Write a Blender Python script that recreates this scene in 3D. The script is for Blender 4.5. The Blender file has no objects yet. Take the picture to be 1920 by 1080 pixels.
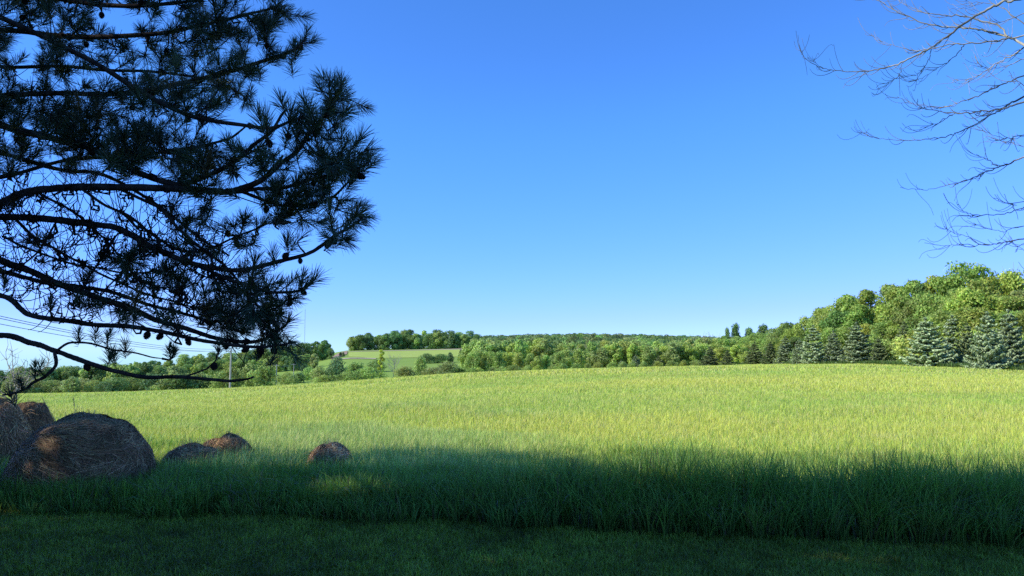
import bpy, math, numpy as np
from mathutils import Vector
R = np.random.default_rng(11)
scene = bpy.context.scene
col = scene.collection

# ------------------------------------------------------------------ camera
F = 1423.0                       # focal length in pixels of a 1920 wide frame
HOR = 655.0                      # row of the true horizon
EYE = 1.7
PITCH = math.atan((HOR-540)/F)
cam = bpy.data.cameras.new('camera'); co = bpy.data.objects.new('camera', cam); col.objects.link(co)
cam.sensor_width = 36.0; cam.lens = 36.0*F/1920
cam.clip_start = 0.05; cam.clip_end = 20000
co.location = (0, 0, EYE); co.rotation_euler = (math.radians(90)+PITCH, 0, 0)
scene.camera = co
CP, SP = math.cos(PITCH), math.sin(PITCH)

def at(px, py, d):
    """world point seen at pixel (px,py) of the 1920x1080 photo at depth d along +Y"""
    px = np.asarray(px, float); py = np.asarray(py, float); d = np.asarray(d, float)
    a = (px-960)/F; b = (540-py)/F
    dy = CP - b*SP; dz = SP + b*CP
    return np.stack([a/dy*d, d+0*a, EYE + dz/dy*d], -1)

def to_px(P):
    x, y, z = P[..., 0], P[..., 1], P[..., 2]-EYE
    f = y*CP + z*SP; u = -y*SP + z*CP
    f = np.where(f < .05, .05, f)
    return 960 + F*x/f, 540 - F*u/f, (y*CP + z*SP)

# ------------------------------------------------------------------ mesh helpers
class MB:
    def __init__(s): s.v = []; s.c = []; s.f = {}; s.n = 0
    def add(s, v, f, c=(1, 1, 1)):
        v = np.asarray(v, np.float32).reshape(-1, 3); f = np.asarray(f, np.int64)
        s.v.append(v)
        c = np.asarray(c, np.float32)
        if c.ndim == 1: c = np.broadcast_to(c, (len(v), 3))
        s.c.append(c); s.f.setdefault(f.shape[1], []).append(f+s.n); s.n += len(v)
    def mesh(s, name, mat, smooth=True):
        me = bpy.data.meshes.new(name)
        V = np.concatenate(s.v); C = np.concatenate(s.c)
        me.vertices.add(len(V)); me.vertices.foreach_set('co', V.ravel())
        loops = []; starts = []; tot = 0
        for k in sorted(s.f):
            f = np.concatenate(s.f[k]); loops.append(f.ravel())
            starts.append(tot + np.arange(len(f))*k); tot += f.size
        L = np.concatenate(loops).astype(np.int32); S = np.concatenate(starts).astype(np.int32)
        me.loops.add(len(L)); me.loops.foreach_set('vertex_index', L)
        me.polygons.add(len(S)); me.polygons.foreach_set('loop_start', S)
        at_ = me.color_attributes.new('Col', 'FLOAT_COLOR', 'POINT')
        at_.data.foreach_set('color', np.concatenate([C, np.ones((len(C), 1), np.float32)], 1).ravel())
        me.update(calc_edges=True)
        me.polygons.foreach_set('use_smooth', np.full(len(S), smooth))
        me.materials.append(mat)
        return me
    def build(s, name, mat, parent=None, smooth=True):
        return link(name, s.mesh(name, mat, smooth), parent)

def link(name, me, parent=None):
    o = bpy.data.objects.new(name, me); col.objects.link(o)
    if parent is not None: o.parent = parent
    return o

def tag(o, label, cat, group=None, kind=None):
    o['label'] = label; o['category'] = cat
    if group: o['group'] = group
    if kind: o['kind'] = kind
    return o

def thing(name, label, cat, loc=(0, 0, 0), group=None):
    o = bpy.data.objects.new(name, None); col.objects.link(o)
    o.empty_display_size = .3
    o.location = [float(q) for q in loc]
    return tag(o, label, cat, group)

def structure(o):
    o['kind'] = 'structure'; return o

def tube(mb, pts, rad, sides=6, c=(1, 1, 1), rough=0):
    P = np.asarray(pts, float); n = len(P)
    r = np.broadcast_to(np.asarray(rad, float), (n,))
    T = np.gradient(P, axis=0); T /= np.linalg.norm(T, axis=1)[:, None]+1e-9
    ref = np.array([0, 0, 1.]) if abs(T[:, 2]).mean() < .8 else np.array([1., 0, 0])
    U = np.cross(T, ref); U /= np.linalg.norm(U, axis=1)[:, None]+1e-9
    W = np.cross(U, T)
    a = np.arange(sides)*2*np.pi/sides
    rr = r[:, None]*np.ones((1, sides))
    if rough: rr = rr*(1+rough*R.standard_normal(rr.shape))
    V = P[:, None] + rr[..., None]*(U[:, None]*np.cos(a)[None, :, None] + W[:, None]*np.sin(a)[None, :, None])
    i = np.arange(n-1)[:, None]*sides; j = np.arange(sides)[None]; k = (j+1) % sides
    f = np.stack([i+j, i+k, i+sides+k, i+sides+j], -1).reshape(-1, 4)
    mb.add(V.reshape(-1, 3), f, c)

def spline(pts, n):
    P = np.asarray(pts, float)
    Q = np.vstack([2*P[0]-P[1], P, 2*P[-1]-P[-2]])
    t = np.linspace(0, len(P)-1-1e-6, n); i = t.astype(int); u = (t-i)[:, None]
    a, b, c, d = Q[i], Q[i+1], Q[i+2], Q[i+3]
    return .5*(2*b + (c-a)*u + (2*a-5*b+4*c-d)*u**2 + (-a+3*b-3*c+d)*u**3)

def bez(a, b, c, d, n):
    t = np.linspace(0, 1, n)[:, None]
    return (1-t)**3*a + 3*(1-t)**2*t*b + 3*(1-t)*t*t*c + t**3*d

SUN_EL, SUN_AZ = math.radians(35), math.radians(-103)      # azimuth from +Y, clockwise: sun to the left
SUNV = np.array([math.sin(SUN_AZ)*math.cos(SUN_EL), math.cos(SUN_AZ)*math.cos(SUN_EL), math.sin(SUN_EL)])
GAPS = [(.17, 6.1, 0, .22), (.45, 6.2, 0, .16), (2.3, 6.3, 0, .16), (2.9, 6.25, 0, .22), (3.4, 6.0, 0, .14), (-1.9, 8.1, .3, .26), (-1.4, 8.0, .3, .2)]   # openings in the canopy that let sun flecks through
def unit(v): return v/(np.linalg.norm(v, axis=-1, keepdims=True)+1e-9)

def in_poly(px, py, poly):
    px = np.asarray(px); py = np.asarray(py); r = np.zeros(px.shape, bool)
    q = poly
    for (x1, y1), (x2, y2) in zip(q, q[1:]+q[:1]):
        m = ((y1 > py) != (y2 > py)) & (px < (x2-x1)*(py-y1)/((y2-y1) or 1e-9)+x1)
        r ^= m
    return r

# smooth value noise on the plane (for terrain, colour patches)
def vnoise(x, y, seed=0):
    def h(i, j): 
        q = np.sin(i*127.1 + j*311.7 + seed*74.7)*43758.5453
        return q-np.floor(q)
    i = np.floor(x); j = np.floor(y); u = x-i; v = y-j
    u = u*u*(3-2*u); v = v*v*(3-2*v)
    return (h(i, j)*(1-u)+h(i+1, j)*u)*(1-v) + (h(i, j+1)*(1-u)+h(i+1, j+1)*u)*v

# ------------------------------------------------------------------ materials
def new_mat(name):
    m = bpy.data.materials.new(name); m.use_nodes = True
    nt = m.node_tree; nt.nodes.clear()
    out = nt.nodes.new('ShaderNodeOutputMaterial')
    return m, nt, out

def N(nt, typ, **kw):
    n = nt.nodes.new(typ)
    for k, v in kw.items():
        if k.startswith('i_'): n.inputs[k[2:].replace('_', ' ')].default_value = v
        else: setattr(n, k, v)
    return n

def mixc(nt, fac, a, b, blend='MIX'):
    n = nt.nodes.new('ShaderNodeMix'); n.data_type = 'RGBA'; n.blend_type = blend
    for s, v in ((n.inputs[0], fac), (n.inputs[6], a), (n.inputs[7], b)):
        if isinstance(v, (int, float)): s.default_value = v
        elif isinstance(v, tuple): s.default_value = (*v, 1)
        else: nt.links.new(v, s)
    return n.outputs[2]

def foliage_mat(name, transl=.3, rough=.5, spec=.25, use_obj=True, tr_tint=(1.1, 1.15, .6)):
    m, nt, out = new_mat(name)
    at_ = N(nt, 'ShaderNodeAttribute', attribute_name='Col')
    c = at_.outputs['Color']
    if use_obj:
        oi = N(nt, 'ShaderNodeObjectInfo')
        c = mixc(nt, 1.0, c, oi.outputs['Color'], 'MULTIPLY')
    p = N(nt, 'ShaderNodeBsdfPrincipled')
    p.inputs['Roughness'].default_value = rough; p.inputs['Specular IOR Level'].default_value = spec
    nt.links.new(c, p.inputs['Base Color'])
    t = N(nt, 'ShaderNodeBsdfTranslucent')
    nt.links.new(mixc(nt, 1.0, c, tr_tint, 'MULTIPLY'), t.inputs['Color'])
    mx = N(nt, 'ShaderNodeMixShader'); mx.inputs[0].default_value = transl
    nt.links.new(p.outputs[0], mx.inputs[1]); nt.links.new(t.outputs[0], mx.inputs[2])
    nt.links.new(mx.outputs[0], out.inputs[0])
    return m

def bark_mat(name, a, b, scale=12, stretch=(1, 1, .3), bump=.4, rough=.9):
    m, nt, out = new_mat(name)
    tc = N(nt, 'ShaderNodeTexCoord'); mp = N(nt, 'ShaderNodeMapping')
    mp.inputs['Scale'].default_value = stretch
    nt.links.new(tc.outputs['Object'], mp.inputs[0])
    n1 = N(nt, 'ShaderNodeTexNoise', i_Scale=scale, i_Detail=6.0, i_Roughness=.65)
    nt.links.new(mp.outputs[0], n1.inputs['Vector'])
    rmp = N(nt, 'ShaderNodeValToRGB'); rmp.color_ramp.elements[0].position = .35; rmp.color_ramp.elements[1].position = .7
    rmp.color_ramp.elements[0].color = (*a, 1); rmp.color_ramp.elements[1].color = (*b, 1)
    nt.links.new(n1.outputs[0], rmp.inputs[0])
    p = N(nt, 'ShaderNodeBsdfPrincipled'); p.inputs['Roughness'].default_value = rough
    p.inputs['Specular IOR Level'].default_value = .15
    nt.links.new(rmp.outputs[0], p.inputs['Base Color'])
    bp = N(nt, 'ShaderNodeBump', i_Strength=bump, i_Distance=.02)
    nt.links.new(n1.outputs[0], bp.inputs['Height']); nt.links.new(bp.outputs[0], p.inputs['Normal'])
    nt.links.new(p.outputs[0], out.inputs[0])
    return m

def ground_mat(name, cols, scales=(.05, .9, 9.0), rough=1.0, bump=.3):
    m, nt, out = new_mat(name)
    tc = N(nt, 'ShaderNodeTexCoord')
    c = cols[0]
    for k, (sc, cc) in enumerate(zip(scales, cols[1:])):
        n1 = N(nt, 'ShaderNodeTexNoise', i_Scale=sc, i_Detail=5.0, i_Roughness=.6)
        nt.links.new(tc.outputs['Object'], n1.inputs['Vector'])
        mr = N(nt, 'ShaderNodeMapRange'); mr.inputs[1].default_value = .38; mr.inputs[2].default_value = .66
        nt.links.new(n1.outputs[0], mr.inputs[0])
        c = mixc(nt, mr.outputs[0], c, cc)
    p = N(nt, 'ShaderNodeBsdfPrincipled'); p.inputs['Roughness'].default_value = rough
    p.inputs['Specular IOR Level'].default_value = .05
    nt.links.new(c, p.inputs['Base Color'])
    bp = N(nt, 'ShaderNodeBump', i_Strength=bump, i_Distance=.1)
    nt.links.new(n1.outputs[0], bp.inputs['Height']); nt.links.new(bp.outputs[0], p.inputs['Normal'])
    nt.links.new(p.outputs[0], out.inputs[0])
    return m

def plain_mat(name, a, rough=.6, metallic=0.0, var=.25, scale=4.0):
    m, nt, out = new_mat(name)
    tc = N(nt, 'ShaderNodeTexCoord')
    n1 = N(nt, 'ShaderNodeTexNoise', i_Scale=scale, i_Detail=4.0)
    nt.links.new(tc.outputs['Object'], n1.inputs['Vector'])
    c = mixc(nt, n1.outputs[0], tuple(q*(1-var) for q in a), tuple(min(1, q*(1+var)) for q in a))
    p = N(nt, 'ShaderNodeBsdfPrincipled'); p.inputs['Roughness'].default_value = rough; p.inputs['Metallic'].default_value = metallic
    nt.links.new(c, p.inputs['Base Color']); nt.links.new(p.outputs[0], out.inputs[0])
    return m

M = {
 'grass': foliage_mat('grass blades', .35, .45, .3, False),
 'leaf': foliage_mat('broadleaf foliage', .34, .5, .25, tr_tint=(1, 1, .75)),
 'spruce': foliage_mat('spruce needles', .10, .55, .25, tr_tint=(1, 1, .8)),
 'needle': foliage_mat('pine needles', .10, .45, .35, False, tr_tint=(1, 1, .7)),
 'straw': foliage_mat('hay straw', .15, .7, .15, False, tr_tint=(1, .9, .7)),
 'bark': bark_mat('pine bark', (.012, .009, .008), (.075, .052, .04), 14),
 'twig': bark_mat('pine twig', (.012, .009, .008), (.04, .028, .022), 30),
 'tbark': bark_mat('grey trunk bark', (.05, .04, .03), (.16, .135, .11), 3),
 'dead': bark_mat('bare grey bark', (.21, .20, .15), (.58, .56, .45), 9, (1, 1, 1), .3),
 'cone': bark_mat('pine cone', (.012, .008, .006), (.05, .03, .02), 60, (1, 1, 1), .8),
 'pole': bark_mat('weathered pole wood', (.30, .28, .25), (.58, .55, .50), 5, (4, 4, .2), .2),
 'wire': plain_mat('wire', (.06, .06, .065), .5),
 'mast': plain_mat('mast steel', (.35, .36, .38), .5),
 'ceramic': plain_mat('insulator', (.25, .2, .18), .3),
 'hay': bark_mat('weathered hay', (.10, .058, .028), (.29, .175, .09), 14, (1, 1, 3.5), .9),
 'lawn': ground_mat('mown lawn', [(.09, .09, .015), (.11, .11, .02), (.07, .075, .012), (.12, .11, .02)], (.4, 3, 30)),
 'field': ground_mat('hay field ground', [(.48, .54, .11), (.56, .58, .14), (.42, .51, .10), (.56, .60, .14)], (.03, .35, 4)),
 'hill': ground_mat('rough pasture', [(.24, .38, .07), (.30, .41, .09), (.2, .34, .06), (.28, .38, .08)], (.01, .08, .8)),
 'mown': ground_mat('cut hay stubble', [(.38, .50, .10), (.44, .53, .13), (.34, .47, .09), (.44, .52, .12)], (.02, .1, 1)),
 'pale': ground_mat('dry stubble', [(.45, .40, .24), (.5, .45, .3), (.38, .35, .2), (.5, .45, .3)], (.02, .1, 1)),
 'dirt': ground_mat('bare dirt', [(.34, .25, .17), (.42, .32, .23), (.28, .2, .13), (.4, .3, .22)], (.02, .1, 1)),
 'road': ground_mat('worn asphalt', [(.09, .09, .09), (.12, .12, .12), (.08, .08, .08), (.11, .11, .11)], (.02, .1, 1)),
}

# ------------------------------------------------------------------ terrain
DK = np.array([0, 12, 25, 40, 80, 120, 190, 300, 450, 600, 800, 1200, 2500, 7000], float)
TC = [  # px, z at the depths above
 (-900, [0, 0, -.3, -1.1, -3.0, -5.2, -9.0, -17, -20, -22, -26, -40, -130, -330]),
 (0,    [0, 0, -.3, -1.2, -3.2, -5.4, -9.3, -17.2, -19, -20, -25, -38, -130, -330]),
 (250,  [0, 0, -.3, -1.1, -2.9, -5.0, -8.8, -16.5, -18, -16, -20, -36, -130, -330]),
 (435,  [0, 0, -.3, -1.0, -2.5, -4.5, -8.2, -15.0, -15.5, -12.5, -14, -30, -120, -330]),
 (580,  [0, 0, -.3, -.9, -2.1, -3.8, -7.2, -13, -11, -7.5, -8, -24, -120, -330]),
 (650,  [0, 0, -.2, -.7, -1.8, -3.4, -6.4, -12, -6.3, -1.6, 2.0, -6, -100, -330]),
 (870,  [0, 0, -.1, -.5, -.9, -2.1, -4.3, -8.5, -5.5, -1.2, 5, 8, -80, -330]),
 (1100, [0, 0, -.1, -.3, -.55, -1.4, -3.2, -6.5, -4, 2, 8, 8, -80, -330]),
 (1300, [0, 0, -.1, -.25, -.35, -1.1, -2.8, -5.3, -4, 0, 5, 2, -80, -330]),
 (1600, [0, 0, -.1, -.2, -.2, -.8, -1.5, 0, 4, 8, 8, 2, -80, -330]),
 (1920, [0, 0, -.1, -.2, -.9, -1.0, 2, 6, 8, 8, 6, 2, -80, -330]),
 (2900, [0, 0, -.1, -.3, -1.0, -1.0, 1, 3, 4, 4, 3, 0, -80, -330]),
]
NTH, NR = 721, 200
TH = np.linspace(-math.pi, math.pi, NTH)
LR = np.linspace(math.log(2.0), math.log(7000), NR)
def _grid():
    th = [math.atan((p-960)/F) for p, _ in TC]
    Z = np.zeros((NTH, NR)); rr = np.exp(LR)
    cols_ = np.array([np.interp(np.log(np.maximum(rr*math.cos(t), .5)+6), np.log(DK+6), z) for t, (_, z) in zip(th, TC)])
    for k in range(NR): Z[:, k] = np.interp(TH, th, cols_[:, k])
    fade = np.clip((np.abs(TH)-1.0)/.9, 0, 1)[:, None]; fade = fade*fade*(3-2*fade)
    Z = Z*(1-fade) + fade*np.interp(np.log(rr), [0, math.log(60), math.log(7000)], [0, 0, -300])[None]
    for _ in range(3):
        Z = (np.roll(Z, 1, 0)+2*Z+np.roll(Z, -1, 0))/4
        Z[:, 1:-1] = (Z[:, :-2]+2*Z[:, 1:-1]+Z[:, 2:])/4
    return Z
ZG = _grid()
X_, Y_ = None, None
def Hz(x, y):
    x = np.asarray(x, float); y = np.asarray(y, float)
    r = np.maximum(np.hypot(x, y), 2.01); t = np.arctan2(x, y)
    a = (t+math.pi)/(2*math.pi)*(NTH-1); b = (np.log(r)-LR[0])/(LR[1]-LR[0])
    a = np.clip(a, 0, NTH-1.001); b = np.clip(b, 0, NR-1.001)
    i = a.astype(int); j = b.astype(int); u = a-i; v = b-j
    z = (ZG[i, j]*(1-u)+ZG[i+1, j]*u)*(1-v)+(ZG[i, j+1]*(1-u)+ZG[i+1, j+1]*u)*v
    k = np.clip((r-14)/20, 0, 1)
    z = z*np.clip((r-10)/4, 0, 1)
    return z + k*.25*(vnoise(x/17, y/17, 3)-.5)*np.clip(1-(r-150)/150, 0, 1)
def hz(x, y): return float(Hz(np.array([x]), np.array([y]))[0])

FEP = [(-900, 230), (0, 225), (435, 190), (650, 205), (870, 230), (1100, 255), (1300, 280), (1400, 250), (1450, 215), (1520, 150), (1600, 143), (1740, 114), (1860, 97), (1920, 94), (2900, 80)]
def field_end(px): return np.interp(px, [p for p, _ in FEP], [d for _, d in FEP])
# edge between the mown lawn and the tall grass
EX = [(-40, 10.2), (-12, 8.8), (-5.3, 7.95), (-2, 7.65), (.2, 7.35), (1.7, 7.0), (4.3, 6.55), (12, 5.6), (40, 3)]
def lawn_edge(x): return np.interp(x, [a for a, _ in EX], [b for _, b in EX]) + .20*(vnoise(np.asarray(x)*1.7, np.asarray(x)*0, 5)-.5) + .12*(vnoise(np.asarray(x)*6., np.asarray(x)*0, 6)-.5)

def polar_sheet(name, mat, th, r, dz, zf=None):
    T, RR = np.meshgrid(th, r, indexing='ij') if np.ndim(r) == 1 else (np.repeat(th[:, None], r.shape[1], 1), r)
    x = RR*np.sin(T); y = RR*np.cos(T)
    z = Hz(x, y)+dz
    if zf is not None: z = zf(x, y, z)
    n, m = x.shape
    i = np.arange(n-1)[:, None]*m; j = np.arange(m-1)[None]
    f = np.stack([i+j, i+j+1, i+m+j+1, i+m+j], -1).reshape(-1, 4)
    mb = MB(); mb.add(np.stack([x, y, z], -1).reshape(-1, 3), f)
    return mb.build(name, mat)
tight = np.sort(np.concatenate([np.linspace(-math.pi, -.95, 60)[:-1], np.linspace(-.95, .95, 400), np.linspace(.95, math.pi, 60)[1:]]))
def gz(x, y, z):
    t = np.arctan2(x, y); r = np.hypot(x, y)
    px = 960+F*np.tan(np.clip(t, -.97, .97)); d = r*np.cos(t)
    inside = np.clip((field_end(px)-d)/12+.4, 0, 1)*(np.abs(t) < 1.05)
    near = np.clip((70-r)/20, 0, 1)
    return z - .22*np.maximum(inside, near)
structure(polar_sheet('hills', M['hill'], tight, np.exp(np.linspace(math.log(2.2), math.log(6900), 230)), -.02, gz))
fth = np.linspace(-.95, .95, 380)
fend = field_end(960+F*np.tan(fth))/np.cos(fth)
fr = np.exp(np.linspace(0, 1, 170)[None]*np.log(fend/3.0)[:, None])*3.0
structure(polar_sheet('field', M['field'], fth, fr, 0))
# lawn
gx = np.linspace(-40, 40, 161); tt = np.linspace(0, 1, 60)
ex = lawn_edge(gx)
LX = np.repeat(gx[:, None], 60, 1); LY = -40 + (ex[:, None]+40)*tt[None]**.6
i = np.arange(160)[:, None]*60; j = np.arange(59)[None]
mb = MB(); mb.add(np.stack([LX, LY, Hz(LX, LY)*0+.012], -1).reshape(-1, 3), np.stack([i+j, i+60+j, i+60+j+1, i+j+1], -1).reshape(-1, 4))
structure(mb.build('lawn', M['lawn']))

# hillside patches: a sheet between pairs of (px, depth near, depth far)
def patch(name, mat, rows, dz, n=24):
    px = np.array([r[0] for r in rows], float); a = np.array([r[1] for r in rows], float); b = np.array([r[2] for r in rows], float)
    P = np.linspace(px[0], px[-1], 60); A = np.interp(P, px, a); B = np.interp(P, px, b)
    D = A[:, None] + (B-A)[:, None]*np.linspace(0, 1, n)[None]
    x = (P[:, None]-960)/F*D; z = Hz(x, D)+dz
    i = np.arange(59)[:, None]*n; j = np.arange(n-1)[None]
    mb = MB(); mb.add(np.stack([x, D, z], -1).reshape(-1, 3), np.stack([i+j, i+n+j, i+n+j+1, i+j+1], -1).reshape(-1, 4))
    return structure(mb.build(name, mat))
patch('mown_field', M['mown'], [(655, 540, 655), (700, 505, 655), (865, 520, 680)], .15)
patch('stubble_strip', M['pale'], [(640, 655, 668), (880, 680, 705)], .25, 6)
patch('stubble_strip', M['pale'], [(630, 512, 527), (706, 490, 504)], .3, 6)
patch('dirt_track', M['dirt'], [(622, 540, 560), (640, 560, 690), (652, 600, 720)], .35, 12)
patch('road', M['road'], [(-700, 236, 243), (0, 234, 241), (330, 215, 222), (435, 208, 215), (600, 215, 222)], .12, 4)

# ------------------------------------------------------------------ grass
def blades(mb, P, h, w, yaw, lean, seg, cb, ct, wpow=1.0, droop=0.0, az=None):
    n = len(P)
    t = np.linspace(0, 1, seg+1)
    side = np.stack([np.cos(yaw), np.sin(yaw), 0*yaw], -1)
    if az is None: az = yaw + np.pi/2 + R.normal(0, .5, n)
    ld = np.stack([np.cos(az), np.sin(az), 0*az], -1)
    zz = h[:, None]*(t[None] - (np.minimum(lean, 1.6)[:, None]*.35+droop)*t[None]**3)
    off = (h*lean)[:, None]*t[None]**2
    C = P[:, None, :] + ld[:, None]*off[..., None]; C[..., 2] += zz
    ww = (w[:, None]*.5*(1-t[None])**wpow)
    ww[:, 0] *= .7
    Lf = C - side[:, None]*ww[..., None]; Rt = C[:, :-1] + side[:, None]*ww[:, :-1, None]
    k = 2*seg+1
    V = np.empty((n, k, 3), np.float32)
    V[:, 0:2*seg:2] = Lf[:, :-1]; V[:, 1:2*seg:2] = Rt; V[:, 2*seg] = C[:, -1]
    colr = np.empty((n, k, 3), np.float32)
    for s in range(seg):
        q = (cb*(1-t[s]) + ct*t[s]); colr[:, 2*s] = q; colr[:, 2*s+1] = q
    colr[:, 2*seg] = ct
    base = np.arange(n)[:, None]*k
    q = np.concatenate([base + np.array([2*s, 2*s+1, 2*s+3, 2*s+2])[None] for s in range(seg-1)]) if seg > 1 else None
    tr = base + np.array([2*seg-2, 2*seg-1, 2*seg])[None]
    nb = mb.n
    mb.v.append(V.reshape(-1, 3)); mb.c.append(colr.reshape(-1, 3)); mb.n += n*k
    if q is not None: mb.f.setdefault(4, []).append(q+nb)
    mb.f.setdefault(3, []).append(tr+nb)

def jit(c, n, s=.18, hue=.08):
    c = np.asarray(c, float)
    if c.ndim == 1: c = np.repeat(c[None], n, 0)
    return np.clip(c*np.exp(R.normal(0, s, (n, 1)))*np.exp(R.normal(0, hue, (n, 3))), .002, .9)

# lawn blades
n = 190000
x = R.uniform(-7.5, 6.8, n); y = 4.2 + (lawn_edge(x)+.12-4.2)*R.random(n)
P = np.stack([x, y, 0*x+.01], -1)
patchy = vnoise(x*1.3, y*1.3, 1)*.35 + vnoise(x*4, y*4, 2)*.3 + vnoise(x*13, y*13, 3)*.35
mb = MB()
h = .035 + .03*R.random(n) + .03*patchy
c = jit(np.array([.27, .35, .045])*(.1+1.8*patchy[:, None]), n, .25, .1)
dry = R.random(n) < .05; c[dry] = jit((.2, .17, .08), dry.sum())
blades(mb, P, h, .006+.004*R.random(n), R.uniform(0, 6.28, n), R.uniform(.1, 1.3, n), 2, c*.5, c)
lg = mb.build('lawn_grass', M['grass'])
tag(lg, 'short dark green mown lawn grass in shade along the bottom', 'grass', kind='stuff')

# tall unmown strip
def strip_h(x):   # height of the uncut strip along x
    return np.interp(x, [-8, -5, -3.6, -2.2, -1, 0, .8, 1.6, 3, 4.4, 7], [.36, .36, .41, .43, .49, .60, .72, .82, .78, .74, .72])
nt_ = 9000; per = 14; n = nt_*per
tx = R.uniform(-8.5, 7.5, nt_); ty = lawn_edge(tx) + R.random(nt_)**1.25*4.6
tid = np.repeat(np.arange(nt_), per)
ang_ = R.uniform(0, 6.28, n); rad_ = np.abs(R.normal(0, .045, n))
x = tx[tid]+rad_*np.cos(ang_); y = ty[tid]+rad_*np.sin(ang_)
den = vnoise(x*2.2, y*2.2, 7)
hm = strip_h(x)
bst = np.interp(x, [-2, .3], [1.0, .75]); back = np.clip((y-lawn_edge(x)-bst)/np.interp(x, [-2, .3], [1.6, .8]), 0, 1); back = back*back*(3-2*back)
front = np.clip((y-lawn_edge(x))/.35, 0, 1)
h = (hm*(1-back)+.33*back)*(.5+.5*front)*(.72+.38*R.random(n))*(.82+.32*den)*R.uniform(.86, 1.12, nt_)[tid]
P = np.stack([x, y, Hz(x, y)], -1)
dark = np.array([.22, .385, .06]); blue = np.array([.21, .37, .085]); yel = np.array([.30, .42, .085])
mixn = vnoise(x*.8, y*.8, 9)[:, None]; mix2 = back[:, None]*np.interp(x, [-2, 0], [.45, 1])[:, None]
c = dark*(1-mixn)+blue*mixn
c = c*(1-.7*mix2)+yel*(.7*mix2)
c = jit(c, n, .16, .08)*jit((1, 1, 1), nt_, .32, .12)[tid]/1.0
dry = R.random(n) < .03; c[dry] = jit((.22, .17, .09), dry.sum())
mb = MB()
blades(mb, P, h, .008+.011*R.random(n), R.uniform(0, 6.28, n), np.clip(rad_*6, .05, 1.1)+np.abs(R.normal(.10, .22, n)), 5, c*.36, c*1.25, .7, az=ang_+R.normal(0, .3, n))  # dark feet and lighter tips: shading put into the blade colour
# arching old stems along the front of the strip
n = 900
x = R.uniform(-6.5, 6, n); y = lawn_edge(x)+R.uniform(.0, .7, n)
x[:160] = R.normal(3.9, .55, 160); y[:160] = lawn_edge(x[:160])+R.uniform(0, .5, 160)
P = np.stack([x, y, Hz(x, y)], -1)
c = jit((.17, .15, .085), n, .35)
blades(mb, P, R.uniform(.35, .75, n), .005+.003*R.random(n), R.uniform(0, 6.28, n), R.uniform(.7, 1.5, n), 7, c*.6, c, .5)
tg = mb.build('tall_grass', M['grass'])
tag(tg, 'tall uncut shaded grass strip between lawn and bright field', 'grass', kind='stuff')

# field grass: density falls and tufts widen with distance
mb = MB()
def field_zone(n, d0, d1, wid, hh, seg, power=1.0):
    u = R.random(n); d = d0*(d1/d0)**u if power == 0 else (d0**power+(d1**power-d0**power)*u)**(1/power)
    t = R.uniform(-.80, .80, n); x = t*d
    px = 960+F*t
    ok = (d < field_end(px)-.5) & (d > lawn_edge(x)+1.15+.5*vnoise(x*1.1, d*1.1, 41))
    x, d = x[ok], d[ok]; n = len(x)
    big = vnoise(x/9, d/14, 21); mid = vnoise(x/2.3, d/3.5, 22); fine = vnoise(x/.6, d/.6, 23)
    g1 = np.array([.72, .75, .11]); g2 = np.array([.36, .58, .085]); g3 = np.array([.76, .74, .22]); g4 = np.array([.36, .52, .16])
    band = vnoise((x+d*.6)/26, (d-x*.25)/7, 25); k = np.clip(big*.6+mid*.4+band*.6-.25, 0, 1)[:, None]
    c = g2*(1-k)+g1*k
    s = np.clip((fine-.55)*2.2, 0, 1)[:, None]*.45; c = c*(1-s)+g3*s
    lf = (np.clip(vnoise(x/3.2, d/3.2, 29)-.55, 0, .3)/.3*np.clip((30-d)/14, 0, 1)*np.clip((2-x)/3, 0, 1))[:, None]
    c = c*(1-.7*lf)+g4*.7*lf
    c = jit(c, n, .34, .07)*1.06
    seed = R.random(n) < .13; c[seed] = jit((.82, .78, .28), seed.sum(), .12)
    h = hh*(.75+.35*R.random(n))*(.8+.4*mid)*(1+.5*lf[:, 0])
    w = wid*(.6+.8*R.random(n))
    P = np.stack([x, d, Hz(x, d)], -1)
    blades(mb, P, h, w, R.uniform(-1.3, 1.3, n), np.abs(R.normal(.5, .42, n)), seg, c*.5, c*1.05, .5)  # feet darkened in colour to stand for the dark gaps between blades
field_zone(200000, 7.6, 16, .010, .28, 4)
field_zone(210000, 15, 30, .013, .28, 3)
field_zone(200000, 28, 62, .022, .27, 3, .6)
field_zone(170000, 58, 290, .065, .28, 2, .6)
n = 14000
x = R.uniform(-9, 8.5, n); y = lawn_edge(x)+1.0+R.random(n)**1.5*5; P = np.stack([x, y, Hz(x, y)], -1)
c = jit((.40, .60, .12), n, .25, .08)
blades(mb, P, R.uniform(.26, .42, n)*(.7+.6*vnoise(x*1.5, y*1.5, 44)), .007+.008*R.random(n), R.uniform(0, 6.28, n), np.abs(R.normal(.35, .3, n)), 5, c*.7, c, .6)
fg = mb.build('field_grass', M['grass'])
tag(fg, 'sunlit yellow green hay grass covering the wide open field', 'grass', kind='stuff')

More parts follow.
